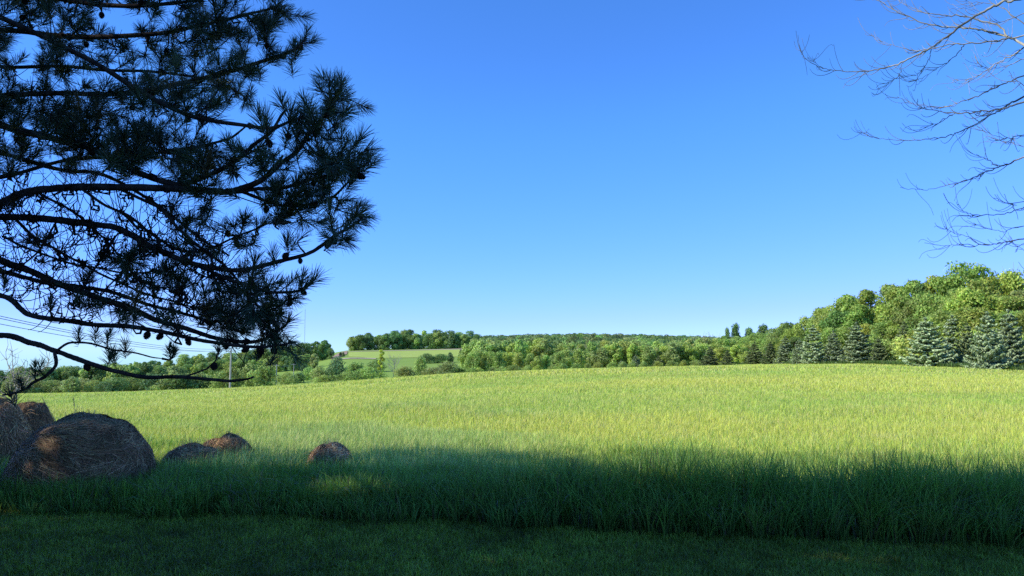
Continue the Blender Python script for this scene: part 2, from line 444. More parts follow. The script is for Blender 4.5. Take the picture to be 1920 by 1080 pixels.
# ------------------------------------------------------------------ hay bales
def vn3(p, f, seed):
    return (vnoise(p[..., 0]*f+p[..., 2]*f*.7, p[..., 1]*f-p[..., 2]*f*.5, seed)+vnoise(p[..., 0]*f-p[..., 1]*f*.3, p[..., 2]*f, seed+1))-1
def bale(label, px, d, top, w, depth, seed, creases=(), rot=0, tone=1.0, strands=4000):
    x0 = (px-960)/F*d
    root = thing('hay_bale', label, 'hay bale', (x0, d, hz(x0, d)), 'old round hay bales sunk in the grass')
    n, m = 64, 40
    th = np.linspace(0, 2*np.pi, n, endpoint=False); ph = np.linspace(.02, 1, m)*np.pi*.58
    T, Q = np.meshgrid(th, ph, indexing='ij')
    e = 1.0
    sgn = lambda v, p: np.sign(v)*np.abs(v)**p
    nx = sgn(np.cos(T), e)*sgn(np.sin(Q), e); ny = sgn(np.sin(T), e)*sgn(np.sin(Q), e); nz = sgn(np.cos(Q), .92 if w > .8 else .62)
    Pn = np.stack([nx, ny, nz], -1)
    r = 1 + .05*vn3(Pn, 1.7, seed) + .035*vn3(Pn, 4.5, seed+4) + .020*vn3(Pn, 8, seed+8) + .012*vn3(Pn, 17, seed+10)
    for cx, wd, dp in creases:
        r = r - dp*np.exp(-((Pn[..., 0]-cx-.12*Pn[..., 2])/wd)**2)
    V = Pn*r[..., None]*np.array([w/2, depth/2, 1])
    V[..., 2] = V[..., 2]*top*1.0
    c, s = math.cos(rot), math.sin(rot)
    V = np.stack([V[..., 0]*c-V[..., 1]*s, V[..., 0]*s+V[..., 1]*c, V[..., 2]], -1)
    i = np.arange(n)[:, None]; j = np.arange(m-1)[None]; k = (i+1) % n
    f = np.stack([i*m+j, i*m+j+1, k*m+j+1, k*m+j], -1).reshape(-1, 4)
    mb = MB(); mb.add(V.reshape(-1, 3), f)
    mb.add(np.concatenate([V[:, 0], V[:, 0].mean(0)[None]]), np.stack([np.arange(n), (np.arange(n)+1) % n, np.full(n, n)], -1))
    mb.build('packed_hay', M['hay'], root)
    # loose strands combed round the bale
    q = strands
    a = R.integers(0, n, q); b = R.integers(1, m-2, q)
    mb = MB()
    steps = 5
    fl = vnoise(a*.11+seed*3, b*.16, 51)*2-1          # combed in sweeping locks
    da = .75*np.cos(fl*2.2+.5)+R.normal(0, .35, q); db = .9*np.sin(fl*2.2+.5)+R.normal(0, .30, q)
    lift = R.uniform(.002, .012, q)
    pts = []
    for t in range(steps):
        aa = (a+da*t) % n; bb = np.clip(b+db*t, 0, m-1.01)
        a0 = aa.astype(int) % n; b0 = bb.astype(int); u = (aa-np.floor(aa))[:, None]; v = (bb-b0)[:, None]
        p = (V[a0, b0]*(1-u)+V[(a0+1) % n, b0]*u)*(1-v)+(V[a0, b0+1]*(1-u)+V[(a0+1) % n, b0+1]*u)*v
        nn = unit(p/np.array([w/2, depth/2, top])**2)
        pts.append(p + nn*(lift*(1+.5*abs(t-2)*R.random(q)))[:, None])
    pts = np.stack(pts, 1)
    tg_ = unit(np.gradient(pts, axis=1)); nn = unit(pts/np.array([w/2, depth/2, top])**2)
    sd = unit(np.cross(tg_, nn))*(.0019+.0019*R.random(q))[:, None, None]
    VV = np.concatenate([pts-sd, pts+sd], 1)
    ff = np.concatenate([np.arange(q)[:, None]*(2*steps)+np.array([t, t+1, steps+t+1, steps+t])[None] for t in range(steps-1)])
    cc = jit(np.array([.32, .20, .10])*tone, q, .42, .08)*(.45+.9*vnoise(a*.22+seed, b*.28, 52))[:, None]
    mb.add(VV.reshape(-1, 3), ff, np.repeat(cc, 2*steps, 0))
    # wisps that stick out of the weathered surface
    wq = int(420*w); ai = R.integers(0, n, wq); bi = (R.random(wq)**1.3*(m-4)).astype(int)+1
    B = V[ai, bi]; nn = unit(B/np.array([w/2, depth/2, top])**2)
    D = unit(nn*R.uniform(.15, .7, (wq, 1))+R.normal(0, .7, (wq, 3))); Lw = R.uniform(.05, .17, wq)[:, None]
    p1 = B+D*Lw*.5+nn*.01; p2 = B+D*Lw-np.array([0, 0, .25])*Lw+nn*.008
    sd = unit(np.cross(D, nn+.01))*.0016
    VV = np.stack([B-sd, B+sd, p1-sd, p1+sd, p2-sd*.4, p2+sd*.4], 1); bs = np.arange(wq)[:, None]*6
    mb.add(VV.reshape(-1, 3), np.concatenate([bs+np.array([0, 1, 3, 2]), bs+np.array([2, 3, 5, 4])]), np.repeat(jit(np.array([.42, .29, .15])*tone, wq, .35), 6, 0))
    o = mb.build('loose_straw', M['straw'], root); o['kind'] = 'stuff'
    return root
bale('largest sagging brown hay bale in front, half sunk in tall grass', 168, 9.0, .97, 1.66, 1.35, 1, [(.22, .10, .03), (-.5, .14, .02)], .15, 1.0, 15000)
bale('reddish brown hay bale at the left edge, behind the largest bale', 5, 10.7, 1.02, .86, 1.1, 2, [(.1, .1, .04)], 0, 1.35, 3500)
bale('dark grey brown bale wedged between the left edge bale and the largest bale', 66, 11.5, .93, .62, 1.0, 3, [], .2, .7, 2500)
bale('low reddish hay lump, left of the joined pair in the grass', 372, 10.0, .46, .80, .8, 4, [(.2, .2, .06)], .1, 1.3, 3600)
bale('darker low hay lump, right and rear of the joined pair', 432, 10.6, .53, .84, .8, 5, [(-.35, .15, .10)], -.1, 1.0, 3600)
bale('small pale hay lump alone in the grass right of the other bales', 622, 9.8, .50, .60, .7, 6, [(-.3, .2, .04)], .1, 1.6, 3200)

# grass growing in front of and around the bales
mb = MB()
n = 9000
x = np.concatenate([R.uniform(-6.6, -1.6, n)]); y = lawn_edge(x)+R.uniform(.1, 1.2, n)
P = np.stack([x, y, Hz(x, y)], -1)
c = jit((.20, .34, .05), n, .3, .12)
blades(mb, P, R.uniform(.18, .42, n), .007+.010*R.random(n), R.uniform(0, 6.28, n), np.abs(R.normal(.35, .3, n)), 5, c*.45, c, .7)
o = mb.build('tall_grass', M['grass']); tag(o, 'long dark grass growing up in front of the hay bales', 'grass', kind='stuff')

# dry weed stems beside the big bale
for (p0, p1, lab) in [((108, 800), (78, 745), 'thin leaning dry stalk behind the largest hay bale'), ((140, 790), (138, 746), 'thin upright dry stalk behind the largest hay bale')]:
    a, b = at(*p0, 9.6), at(*p1, 9.6)
    g = np.array([a[0]+(a[0]-b[0])*1.2, a[1], hz(a[0], a[1])])
    t = thing('dry_stalk', lab, 'weed', g)
    mb = MB(); tube(mb, spline(np.array([g, a, (a+b)/2+[.01, 0, 0], b])-g, 12), np.linspace(.004, .002, 12), 4)
    mb.build('stem', M['dead'], t)
    mb = MB()
    tip = b-g; base = (a*.35+b*.65)-g
    q = 26; s = R.random(q)[:, None]; pp = base+(tip-base)*s
    dd = unit(R.normal(0, 1, (q, 3))+[0, 0, 1.2])*R.uniform(.01, .03, q)[:, None]
    sd = unit(np.cross(dd, [0, 1, 0]))*.003
    mb.add(np.stack([pp-sd, pp+sd, pp+dd], 1).reshape(-1, 3), np.arange(3*q).reshape(-1, 3), (.3, .24, .14))
    mb.build('seed_head', M['straw'], t)

# leafy weed in the uncut strip
def weed(px, py, d, label, colr, hh, nl, sz):
    p = at(px, py, d); g = np.array([p[0], d, hz(p[0], d)])
    t = thing('leafy_weed', label, 'weed', g)
    ms = MB(); ml = MB()
    for s in range(5):
        tip = np.array([R.normal(0, .12), R.normal(0, .06)-.05, hh*R.uniform(.75, 1.05)])
        pts = spline(np.array([[0, 0, 0], tip*np.array([.35, .35, .5]), tip]), 10); tube(ms, pts, np.linspace(.006, .002, 10), 5)
        for k in range(nl):
            q = pts[3+int(R.integers(0, 7))]; az = R.uniform(0, 6.28); dr = np.array([math.cos(az), math.sin(az), R.uniform(-.2, .6)])
            dr /= np.linalg.norm(dr); sd = np.cross(dr, [0, 0, 1]); sd /= np.linalg.norm(sd)+1e-6
            L = sz*R.uniform(.6, 1.2); W = L*.28; up = np.array([0, 0, .12*L])
            ml.add([q, q+dr*L*.4-sd*W+up, q+dr*L*.4+sd*W+up, q+dr*L-up*.6, q+dr*L*.45], [[0, 1, 4], [0, 4, 2], [1, 3, 4], [4, 3, 2]], jit(colr, 1)[0])
    ms.build('stem', M['twig'], t); ml.build('leaves', M['grass'], t)
weed(1395, 905, 7.35, 'yellow green broad leafed weed standing in the dark uncut grass', (.26, .36, .05), .50, 12, .08)
weed(1065, 915, 7.75, 'pale leafed weed at mid picture on the front of the uncut grass', (.26, .32, .12), .46, 10, .07)

# ------------------------------------------------------------------ pine needles
def tufts_to(mb, pos, axis, length, nneedle, nlen, wid, tone):
    pos = np.asarray(pos); axis = unit(np.asarray(axis)); m = len(pos)
    idx = np.repeat(np.arange(m), nneedle); q = len(idx)
    s = R.random(q)**.8
    a = axis[idx]; rnd = unit(R.normal(0, 1, (q, 3))); perp = unit(rnd - a*(rnd*a).sum(1)[:, None])
    ang = np.radians(62-38*s+R.normal(0, 9, q))
    dr = a*np.cos(ang)[:, None]+perp*np.sin(ang)[:, None]
    dr[:, 2] += .06; dr = unit(dr)
    b = pos[idx]-a*((1-s)*length[idx])[:, None]
    L = nlen[idx]*R.uniform(.75, 1.1, q)
    tip = b+dr*L[:, None]
    tip[:, 2] -= .06*L
    midp = b+dr*(L*.55)[:, None]
    vd = unit(midp-np.array([0, 0, EYE])); rn = unit(R.normal(0, 1, (q, 3)))
    sd = unit(np.cross(dr, rn))
    w = (wid*R.uniform(.7, 1.2, q))[:, None]
    V = np.stack([b-sd*w*.5, b+sd*w*.5, midp-sd*w*.6, midp+sd*w*.6, tip-sd*w*.2, tip+sd*w*.2], 1)
    base = np.arange(q)[:, None]*6
    f = np.concatenate([base+np.array([0, 1, 3, 2]), base+np.array([2, 3, 5, 4])])
    c = tone[idx]*np.exp(R.normal(0, .3, (q, 1)))
    mb.add(V.reshape(-1, 3), f, np.repeat(c, 6, 0))

GREEN = np.array([.045, .075, .030]); TEAL = np.array([.040, .072, .038]); OLD = np.array([.10, .075, .03])

TRUNK = np.array([-6.0, 5.3, 0.])
pine = thing('pine_tree', 'large dark pine whose shaded boughs fill the upper left', 'tree', TRUNK)
def rel(P): return np.asarray(P)-TRUNK
mb = MB()
zz = np.linspace(-.1, 10.6, 40)
tube(mb, np.stack([.12*np.sin(zz*.5), .1*np.sin(zz*.37+1), zz], -1), np.interp(zz, [-.1, .3, 3, 10.6], [.36, .27, .23, .04]), 16, rough=.03)
mb.build('trunk', M['bark'], pine)

LIMBS = [  # traced boughs: (px, py, depth) ..., r0, r1
 ([(-40, 400, 5.0), (0, 383, 4.9), (60, 360, 4.8), (200, 350, 4.7), (350, 352, 4.6), (440, 358, 4.6), (490, 335, 4.5), (545, 290, 4.5), (590, 240, 4.5), (628, 190, 4.5)], .036, .009),
 ([(440, 358, 4.6), (520, 355, 4.5), (600, 335, 4.5), (650, 320, 4.4), (690, 303, 4.4)], .014, .006),
 ([(440, 358, 4.6), (520, 385, 4.7), (600, 380, 4.7), (645, 350, 4.6), (672, 290, 4.6)], .013, .005),
 ([(-60, 405, 5.2), (0, 404, 5.0), (100, 408, 4.9), (200, 425, 4.8), (290, 465, 4.7), (380, 500, 4.6), (460, 505, 4.6), (560, 480, 4.5), (640, 440, 4.5), (676, 408, 4.5)], .032, .007),
 ([(380, 500, 4.6), (450, 530, 4.5), (520, 548, 4.5), (560, 545, 4.5), (590, 525, 4.5)], .012, .006),
 ([(-80, 450, 5.3), (0, 488, 5.0), (60, 510, 5.0), (150, 545, 4.9), (250, 583, 4.8), (330, 610, 4.7), (420, 635, 4.6), (490, 640, 4.5), (535, 612, 4.5)], .034, .007),
 ([(-80, 475, 5.7), (0, 505, 5.5), (100, 530, 5.4), (200, 548, 5.3), (300, 578, 5.2), (400, 600, 5.2), (470, 575, 5.2)], .026, .006),
 ([(-100, 520, 5.0), (0, 556, 4.8), (60, 590, 4.7), (150, 605, 4.6), (250, 615, 4.5), (350, 632, 4.4), (440, 648, 4.4), (515, 650, 4.4), (545, 640, 4.4)], .024, .006),
 ([(-100, 628, 4.9), (0, 629, 4.6), (60, 640, 4.5), (105, 660, 4.5), (170, 685, 4.4), (250, 703, 4.4), (350, 710, 4.3), (430, 714, 4.3), (475, 704, 4.3)], .025, .006),
 ([(104, 658, 4.5), (102, 685, 4.4), (80, 710, 4.4), (40, 732, 4.4), (5, 742, 4.4)], .012, .006),
 ([(105, 660, 4.5), (135, 641, 4.5), (190, 648, 4.5), (260, 663, 4.5), (305, 672, 4.5)], .009, .003),
 ([(350, 710, 4.3), (385, 690, 4.3), (405, 668, 4.3), (412, 655, 4.3)], .006, .003),
 ([(-60, 225, 5.5), (0, 235, 5.2), (100, 262, 5.0), (190, 285, 4.9), (270, 325, 4.8), (350, 345, 4.7), (440, 300, 4.6), (500, 250, 4.6), (540, 205, 4.6)], .036, .008),
 ([(-60, 190, 5.7), (0, 182, 5.5), (120, 176, 5.3), (260, 170, 5.1), (400, 142, 5.0), (480, 122, 4.9), (540, 98, 4.9), (567, 76, 4.9)], .028, .008),
 ([(-60, 90, 5.5), (0, 62, 5.3), (150, 70, 5.1), (300, 60, 5.0), (420, 40, 5.0), (510, 12, 5.0)], .03, .008),
 ([(-60, 270, 6.0), (0, 290, 5.9), (120, 318, 5.7), (200, 330, 5.6), (300, 390, 5.5), (380, 450, 5.4), (430, 480, 5.4)], .024, .007),
 ([(-60, 120, 6.2), (0, 122, 6.0), (150, 130, 5.8), (280, 137, 5.7), (400, 152, 5.6), (455, 178, 5.5)], .022, .006),
 ([(-60, 340, 5.8), (0, 330, 5.6), (150, 300, 5.4), (300, 290, 5.2), (420, 265, 5.1), (465, 228, 5.1)], .022, .006),
 ([(-60, -40, 5.2), (0, -20, 5.2), (200, 10, 5.0), (350, 0, 4.9), (480, -25, 4.9)], .03, .008),
 ([(-60, 10, 5.0), (0, 30, 4.8), (150, 100, 4.6), (300, 195, 4.4), (400, 228, 4.3), (500, 238, 4.2), (560, 222, 4.2)], .026, .007),
 ([(230, 355, 4.7), (290, 385, 4.7), (350, 440, 4.6), (420, 500, 4.6), (470, 560, 4.6), (500, 590, 4.6)], .012, .005),
 ([(150, 352, 4.7), (230, 400, 4.8), (300, 450, 4.8), (370, 470, 4.8), (450, 440, 4.8), (520, 415, 4.8)], .011, .005),
 ([(30, 410, 5.0), (80, 455, 5.0), (150, 490, 5.0), (220, 530, 5.0), (300, 560, 5.0), (380, 575, 5.0)], .012, .004),
 ([(0, 445, 5.6), (70, 470, 5.5), (150, 495, 5.4), (240, 510, 5.3), (320, 500, 5.3), (360, 470, 5.3)], .010, .004),
 ([(110, 418, 4.9), (75, 465, 4.9), (40, 495, 4.9), (10, 520, 4.9)], .008, .004),
 ([(215, 445, 4.8), (190, 490, 4.8), (165, 525, 4.8), (140, 560, 4.8)], .009, .004),
 ([(265, 460, 4.7), (225, 510, 4.7), (185, 550, 4.7)], .008, .004),
 ([(60, 360, 4.8), (130, 390, 4.8), (190, 440, 4.8), (260, 520, 4.8), (330, 545, 4.8)], .010, .004),
]
LP, LTn, LRd = [], [], []
for ctl, r0, r1 in LIMBS:
    a = np.array(ctl, float)
    W = at(a[:, 0], a[:, 1], a[:, 2])
    if a[0, 0] < -20:   # carry the bough back to the trunk
        h0 = W[0, 2] - .30
        W = np.vstack([TRUNK+[.0, 0, h0], (W[0]+TRUNK+[0, 0, h0])/2+[0, 0, .05], W])
    n = 14*len(W)
    pts = spline(W, n)
    pts += np.stack([vnoise(np.arange(n)*.10, np.full(n, q*7.+r0*900), 31)-.5 for q in range(3)], -1)*.03
    t = np.linspace(0, 1, n)
    rad = .86*(r0*(1-t)**.8+r1*t**.9)*(1+.10*(vnoise(t*40, t*0+r0*50, 33)-.5))
    mb = MB(); tube(mb, rel(pts), rad, 9, rough=.05)
    mb.build('bough', M['bark'], pine)
    LP.append(pts); LTn.append(unit(np.gradient(pts, axis=0))); LRd.append(rad)
LPa = np.concatenate(LP); LTa = np.concatenate(LTn); LRa = np.concatenate(LRd)
lpx, lpy, _ = to_px(LPa)
vis = (lpx > -60)
LPv, LTv, LRv, lpx, lpy = LPa[vis], LTa[vis], LRa[vis], lpx[vis], lpy[vis]

TW = MB()
tpos, tax, tlen, tnl, ttone = [], [], [], [], []
cones = []
def add_tuft(p, a, big=1.0, tone=None):
    tpos.append(p); tax.append(a); tlen.append(R.uniform(.08, .17)*big); tnl.append(R.uniform(.09, .125)*big)
    k = R.random()
    c = TEAL if k < .45 else GREEN
    if R.random() < .05: c = OLD
    ttone.append((tone if tone is not None else c)*R.uniform(.6, 1.25))
def twig_to(T, foliage=True, sub=2, r=.0055, droop=.12):
    px, py, _ = to_px(T)
    cost = np.hypot(lpx-px, lpy-py)*1.0 + np.maximum(0, lpx-px)*.9 + 400*np.maximum(0, .012-LRv*2)
    d3 = np.linalg.norm(LPv-T, axis=1)
    cost = cost + 60*d3
    i = int(np.argmin(cost + R.uniform(0, 40, len(cost))))
    A = LPv[i]; L = np.linalg.norm(T-A)
    b = A+(LTv[i]*.6+unit(T-A)*.4)*L*.4
    up = np.array([.15, 0, R.uniform(.15, .6)])
    c = T-unit(unit(T-A)*.8+up)*L*.38-np.array([0, 0, droop*L*.3])
    pts = bez(A, b, c, T, 9)
    pts[1:-1] += R.normal(0, .008+.012*min(L, 1), (7, 3))
    tube(TW, rel(pts), np.linspace(min(r+.004*L, .012), .003, 9), 4)
    ax = unit(pts[-1]-pts[-2])
    if foliage:
        add_tuft(T+ax*.03, ax)
        for _ in range(sub):
            k = int(R.integers(4, 8)); B = pts[k]
            dr = unit(ax*.6+R.normal(0, .5, 3)+np.array([.15, 0, .35]))
            l = R.uniform(.10, .26); E = B+dr*l
            tube(TW, rel(bez(B, B+dr*l*.3-[0, 0, .01], E-dr*l*.3, E, 5)), np.linspace(.004, .0025, 5), 4)
            add_tuft(E, dr+np.array([0, 0, .2]), .9)
            if R.random() < .08: cones.append((B-[0, 0, .008], R.uniform(0, 6.28)))
    else:
        for _ in range(sub):
            k = int(R.integers(2, 8)); B = pts[k]
            dr = unit(ax*.6+R.normal(0, .6, 3)); l = R.uniform(.08, .3)
            E = B+dr*l+[0, 0, .05]
            tube(TW, rel(bez(B, B+dr*l*.4-[0, 0, .03], E-dr*l*.2-[0, 0, .03], E, 5)), np.linspace(.0035, .0015, 5), 3)
    return ax

ZONES = [
 ([(-60, -60), (520, -60), (525, 60), (480, 130), (490, 170), (450, 200), (380, 230), (300, 325), (150, 335), (-60, 330)], 205, 2, True),
 ([(380, 230), (480, 235), (560, 190), (630, 150), (650, 190), (620, 240), (655, 280), (670, 310), (655, 390), (620, 440), (520, 480), (430, 475), (330, 430), (300, 330)], 58, 2, True),
 ([(380, 560), (470, 530), (540, 570), (530, 610), (490, 630), (400, 632), (370, 600)], 22, 2, True),
 ([(200, 470), (380, 520), (380, 620), (150, 590)], 20, 1, True),
 ([(-40, 340), (300, 350), (380, 480), (150, 580), (-40, 520)], 9, 1, True),
 ([(-40, 330), (330, 350), (480, 520), (330, 600), (120, 590), (-40, 530)], 300, 3, False),
 ([(330, 540), (480, 520), (540, 600), (480, 640), (300, 620)], 40, 2, False),
 ([(-40, 120), (400, 120), (420, 330), (-40, 340)], 60, 2, False),
]
for poly, cnt, sub, fol in ZONES:
    xs = [p[0] for p in poly]; ys = [p[1] for p in poly]; k = 0
    while k < cnt:
        px, py = R.uniform(min(xs), max(xs)), R.uniform(min(ys), max(ys))
        if not in_poly(np.array([px]), np.array([py]), poly)[0]: continue
        j = np.argmin(np.hypot(lpx-px, lpy-py)); dep = LPv[j, 1]+R.normal(0, .35)
        twig_to(at(px, py, max(dep, 3.7)), fol, sub); k += 1
# named tips along the outline
TIPS = [(575, 62, .25, 1), (560, 90, .1, 1), (640, 158, .1, 1), (622, 200, -.3, 1), (600, 165, -.4, .9), (662, 275, .3, 1), (640, 255, 0, 1), (698, 308, .8, 1), (672, 330, .6, 1), (690, 300, .5, .9), (676, 400, .8, 1),
        (650, 425, .6, 1), (645, 450, .8, .8), (590, 525, .9, 1), (568, 540, .7, .9), (540, 605, .7, 1), (520, 620, .2, 1), (500, 585, -.1, 1), (455, 570, 0, 1), (430, 590, -.2, 1), (525, 20, .5, 1), (515, 45, .6, 1), (505, 90, .3, 1), (470, 175, .1, .7),
        (545, 215, .2, 1), (580, 225, .1, 1), (500, 230, -.1, 1), (600, 290, .1, 1), (610, 360, .5, 1), (560, 450, .6, 1), (484, 664, .1, .7),
        (410, 655, .1, .55), (318, 658, 0, .6), (325, 664, .1, .5), (205, 672, .1, .7), (212, 665, -.2, .6), (235, 650, 0, .6), (178, 622, 0, .7), (203, 632, .1, .6), (147, 628, -.2, .6), (66, 690, 0, .5), (76, 688, .1, .5), (20, 738, -.3, .7), (40, 722, -.2, .6), (8, 520, -.2, .7), (10, 535, .1, .6), (95, 575, .1, .7), (150, 570, 0, .8), (290, 545, .3, .8), (320, 520, .3, .8), (345, 535, .5, .8)]
for px, py, lean, big in TIPS:
    j = np.argmin(np.hypot(lpx-px, lpy-py)); T = at(px, py, LPv[j, 1]+R.normal(0, .08))
    A = LPv[j]
    ax = unit(np.array([lean*.9, R.normal(0, .2), 1.0-abs(lean)*.5]))
    L = np.linalg.norm(T-A)
    tube(TW, rel(bez(A, A+LTv[j]*L*.4, T-ax*min(L*.5, .2), T, 8)), np.linspace(.007, .003, 8), 4)
    add_tuft(T+ax*.02, ax, big)
    if big > .8:
        for s in (.10, .2):
            dr = unit(ax*.5+R.normal(0, .55, 3)+[.1, 0, .1]); B = T-ax*s
            E = B+dr*.09; tube(TW, rel(np.stack([B, (B+E)/2, E])), [.004, .0035, .003], 4); add_tuft(E, dr+ax*.3, .85)
        if R.random() < .6: cones.append((T-ax*.1-[0, 0, .006], R.uniform(0, 6.28)))
TW.build('twigs', M['twig'], pine)['kind'] = 'stuff'
NB = MB()
tufts_to(NB, np.array(tpos), np.array(tax), np.array(tlen), 84, np.array(tnl), .0028, np.array(ttone))
NB.v = [v-TRUNK.astype(np.float32) for v in NB.v]
NB.build('needles', M['needle'], pine)['kind'] = 'stuff'
# the part of the crown above and beside the frame
NB = MB(); TW = MB(); tpos, tax, tlen, tnl, ttone = [], [], [], [], []
for k in range(64):
    z0 = R.uniform(2.2, 10.2); az = R.uniform(0, 6.28)
    L = np.interp(z0, [2, 5, 7, 10.5], [3.6, 3.6, 1.9, .6])*R.uniform(.75, 1.1)
    dr = np.array([math.cos(az), math.sin(az), 0]); A = TRUNK+[0, 0, z0]
    E = A+dr*L+[0, 0, .15*L]
    pts = bez(A, A+dr*L*.4-[0, 0, .05*L], E-dr*L*.3-[0, 0, .12*L], E, 16)
    qx, qy, qd = to_px(pts)
    if ((qx > -40) & (qx < 1990) & (qy > -60) & (qd > .3)).any(): continue
    tube(TW, rel(pts), np.linspace(.045, .01, 16), 6)
    for q in range(26):
        i = int(R.integers(5, 16)); B = pts[i]; s = unit(dr*.7+R.normal(0, .6, 3)+[0, 0, .25]); l = R.uniform(.2, .8)
        T = B+s*l
        ux, uy, ud = to_px(T)
        if ud > .3 and -60 < ux < 2000 and uy > -70: continue
        tube(TW, rel(np.stack([B, (B+T)/2-[0, 0, .03], T])), [.007, .005, .003], 3)
        if any(np.linalg.norm((T-np.array(g[:3]))-((T-np.array(g[:3]))@SUNV)*SUNV) < g[3]+.12 for g in GAPS): continue
        add_tuft(T, s+[0, 0, .4], 1.35)
TW.build('upper_twigs', M['twig'], pine)['kind'] = 'stuff'
tufts_to(NB, np.array(tpos), np.array(tax), np.array(tlen)*1.3, 44, np.array(tnl), .0085, np.array(ttone))
NB.v = [v-TRUNK.astype(np.float32) for v in NB.v]
NB.build('upper_needles', M['needle'], pine)['kind'] = 'stuff'
# cones
def cone_mesh():
    mb = MB(); n, m = 12, 9
    for k in range(m):
        t = k/(m-1); r = .020*math.sin(math.pi*(.12+.83*t))**.8
        for j in range(n//2):
            a = (j+.5*(k % 2))*2*math.pi/(n//2); z = -.052*t
            p = np.array([math.cos(a)*r, math.sin(a)*r, z]); o = np.array([math.cos(a), math.sin(a), -.4]); s = np.array([-math.sin(a), math.cos(a), 0])
            mb.add([p*.3+[0, 0, .7*z+.003], p-s*.009, p+s*.009, p+o*.010, p+o*.003+[0, 0, .009]], [[0, 1, 4], [0, 4, 2], [1, 3, 4], [4, 3, 2], [1, 2, 3]])
    tube(mb, [[0, 0, .012], [0, 0, -.01], [0, 0, -.03], [0, 0, -.05]], [.004, .012, .015, .004], 7)
    return mb.mesh('pine_cone', M['cone'], False)
CM = cone_mesh()
extra = [(345, 655), (390, 668), (302, 632), (276, 622), (150, 712), (560, 470), (630, 463), (640, 460), (605, 330), (625, 325), (590, 350), (660, 335), (490, 650), (512, 645), (466, 652), (545, 128), (420, 640), (480, 195), (475, 210), (610, 200)]
for px, py in extra:
    j = np.argmin(np.hypot(lpx-px, lpy-py)); cones.append((LPv[j]-[0, 0, LRv[j]+.004], R.uniform(0, 6.28)))
for k, (p, a) in enumerate(cones[-90:]):
    o = link('pine_cone', CM, pine); o.location = [float(q) for q in rel(p)]
    o.rotation_euler = (R.normal(0, .5), R.normal(0, .5), a); o.scale = [float(R.uniform(.55, .8))]*3

# ------------------------------------------------------------------ bare tree on the right
BT = np.array([6.6, 6.9, 0.])
bare = thing('bare_tree', 'leafless pale grey tree reaching in from the right edge', 'tree', BT)
mb = MB(); zz = np.linspace(-.1, 9, 30)
BTC = lambda z: np.stack([.25*np.sin(z*.4), .15*np.sin(z*.6), z], -1)
tube(mb, BTC(zz), np.interp(zz, [-.1, .3, 9], [.24, .17, .03]), 12, rough=.03); mb.build('trunk', M['dead'], bare)
BR = [  # traced in a 1080 px enlargement of the upper right corner
 ([(1080, -8), (1000, 5), (940, 35), (870, 70), (815, 110), (760, 150), (690, 200), (640, 225), (570, 262), (500, 285), (440, 298), (370, 303), (300, 298), (235, 290), (200, 262), (190, 245)], 6.2, .0125),
 ([(235, 290), (170, 258), (145, 232), (137, 208)], 6.2, .0035),
 ([(1080, 188), (1040, 165), (1010, 155), (960, 140), (890, 125), (820, 118), (740, 112), (650, 95), (580, 65), (510, 30), (470, 5), (395, -8)], 6.6, .013),
 ([(1010, 155), (980, 110), (930, 95), (850, 75), (760, 65), (690, 58), (620, 40), (560, 8), (535, -15)], 6.6, .009),
 ([(1080, 150), (1000, 165), (920, 178), (830, 185), (760, 188), (690, 205), (610, 210), (540, 195), (480, 180), (430, 140)], 6.4, .008),
 ([(830, 185), (800, 225), (760, 260), (710, 290), (660, 325), (590, 347)], 6.4, .005),
 ([(690, 205), (680, 250), (650, 295), (610, 320), (570, 322)], 6.3, .0045),
 ([(570, 264), (550, 320), (510, 350), (460, 375)], 6.2, .0035),
 ([(1080, 200), (1040, 230), (990, 255), (930, 290), (870, 325), (800, 340), (750, 318)], 6.7, .008),
 ([(1080, 250), (1020, 275), (950, 290), (910, 285), (880, 262)], 7.0, .005),
 ([(1080, 318), (1000, 350), (930, 385), (870, 410), (800, 435), (750, 450), (690, 450), (600, 430), (548, 405)], 6.5, .0075),
 ([(1080, 430), (1010, 455), (960, 465), (880, 472), (810, 478), (740, 470), (670, 460), (640, 447), (625, 433)], 6.0, .009),
 ([(780, 482), (720, 515), (640, 543)], 6.0, .0045),
 ([(1080, 408), (1030, 430), (980, 465), (930, 490), (870, 525), (800, 560), (740, 577), (650, 590), (560, 592), (480, 585), (420, 570), (385, 548)], 6.3, .0085),
 ([(1080, 570), (1030, 582), (980, 580), (930, 560), (880, 533)], 6.6, .006),
 ([(1080, 658), (1030, 685), (970, 705), (900, 735), (840, 760), (770, 780), (700, 795), (640, 800), (560, 792)], 6.4, .0085),
 ([(965, 703), (930, 675), (875, 650)], 6.4, .005),
 ([(1080, 880), (1010, 900), (930, 907), (860, 905), (820, 885), (800, 858)], 6.0, .006),
 ([(1080, 850), (1040, 865), (990, 855), (950, 835)], 6.1, .005),
 ([(1080, 1008), (1010, 1020), (950, 1030), (880, 1035), (800, 1032), (740, 1035), (660, 1025)], 6.7, .0075),
 ([(890, 1033), (850, 1000), (790, 985), (740, 955)], 6.7, .004),
 ([(1080, 955), (1000, 975), (930, 965), (870, 940)], 6.6, .005),
 ([(1080, 60), (1020, 80), (960, 95), (900, 60), (860, 20)], 7.2, .006),
 ([(1080, 100), (1000, 40), (940, 15), (860, 10), (790, -10)], 7.2, .007),
 ([(1080, 360), (1040, 350), (1020, 300)], 6.0, .006),
 ([(1080, 620), (1030, 600), (960, 590), (890, 540)], 6.9, .004),
 ([(1080, 1060), (1050, 1040), (1020, 1000)], 6.7, .004),
]
twm = MB()
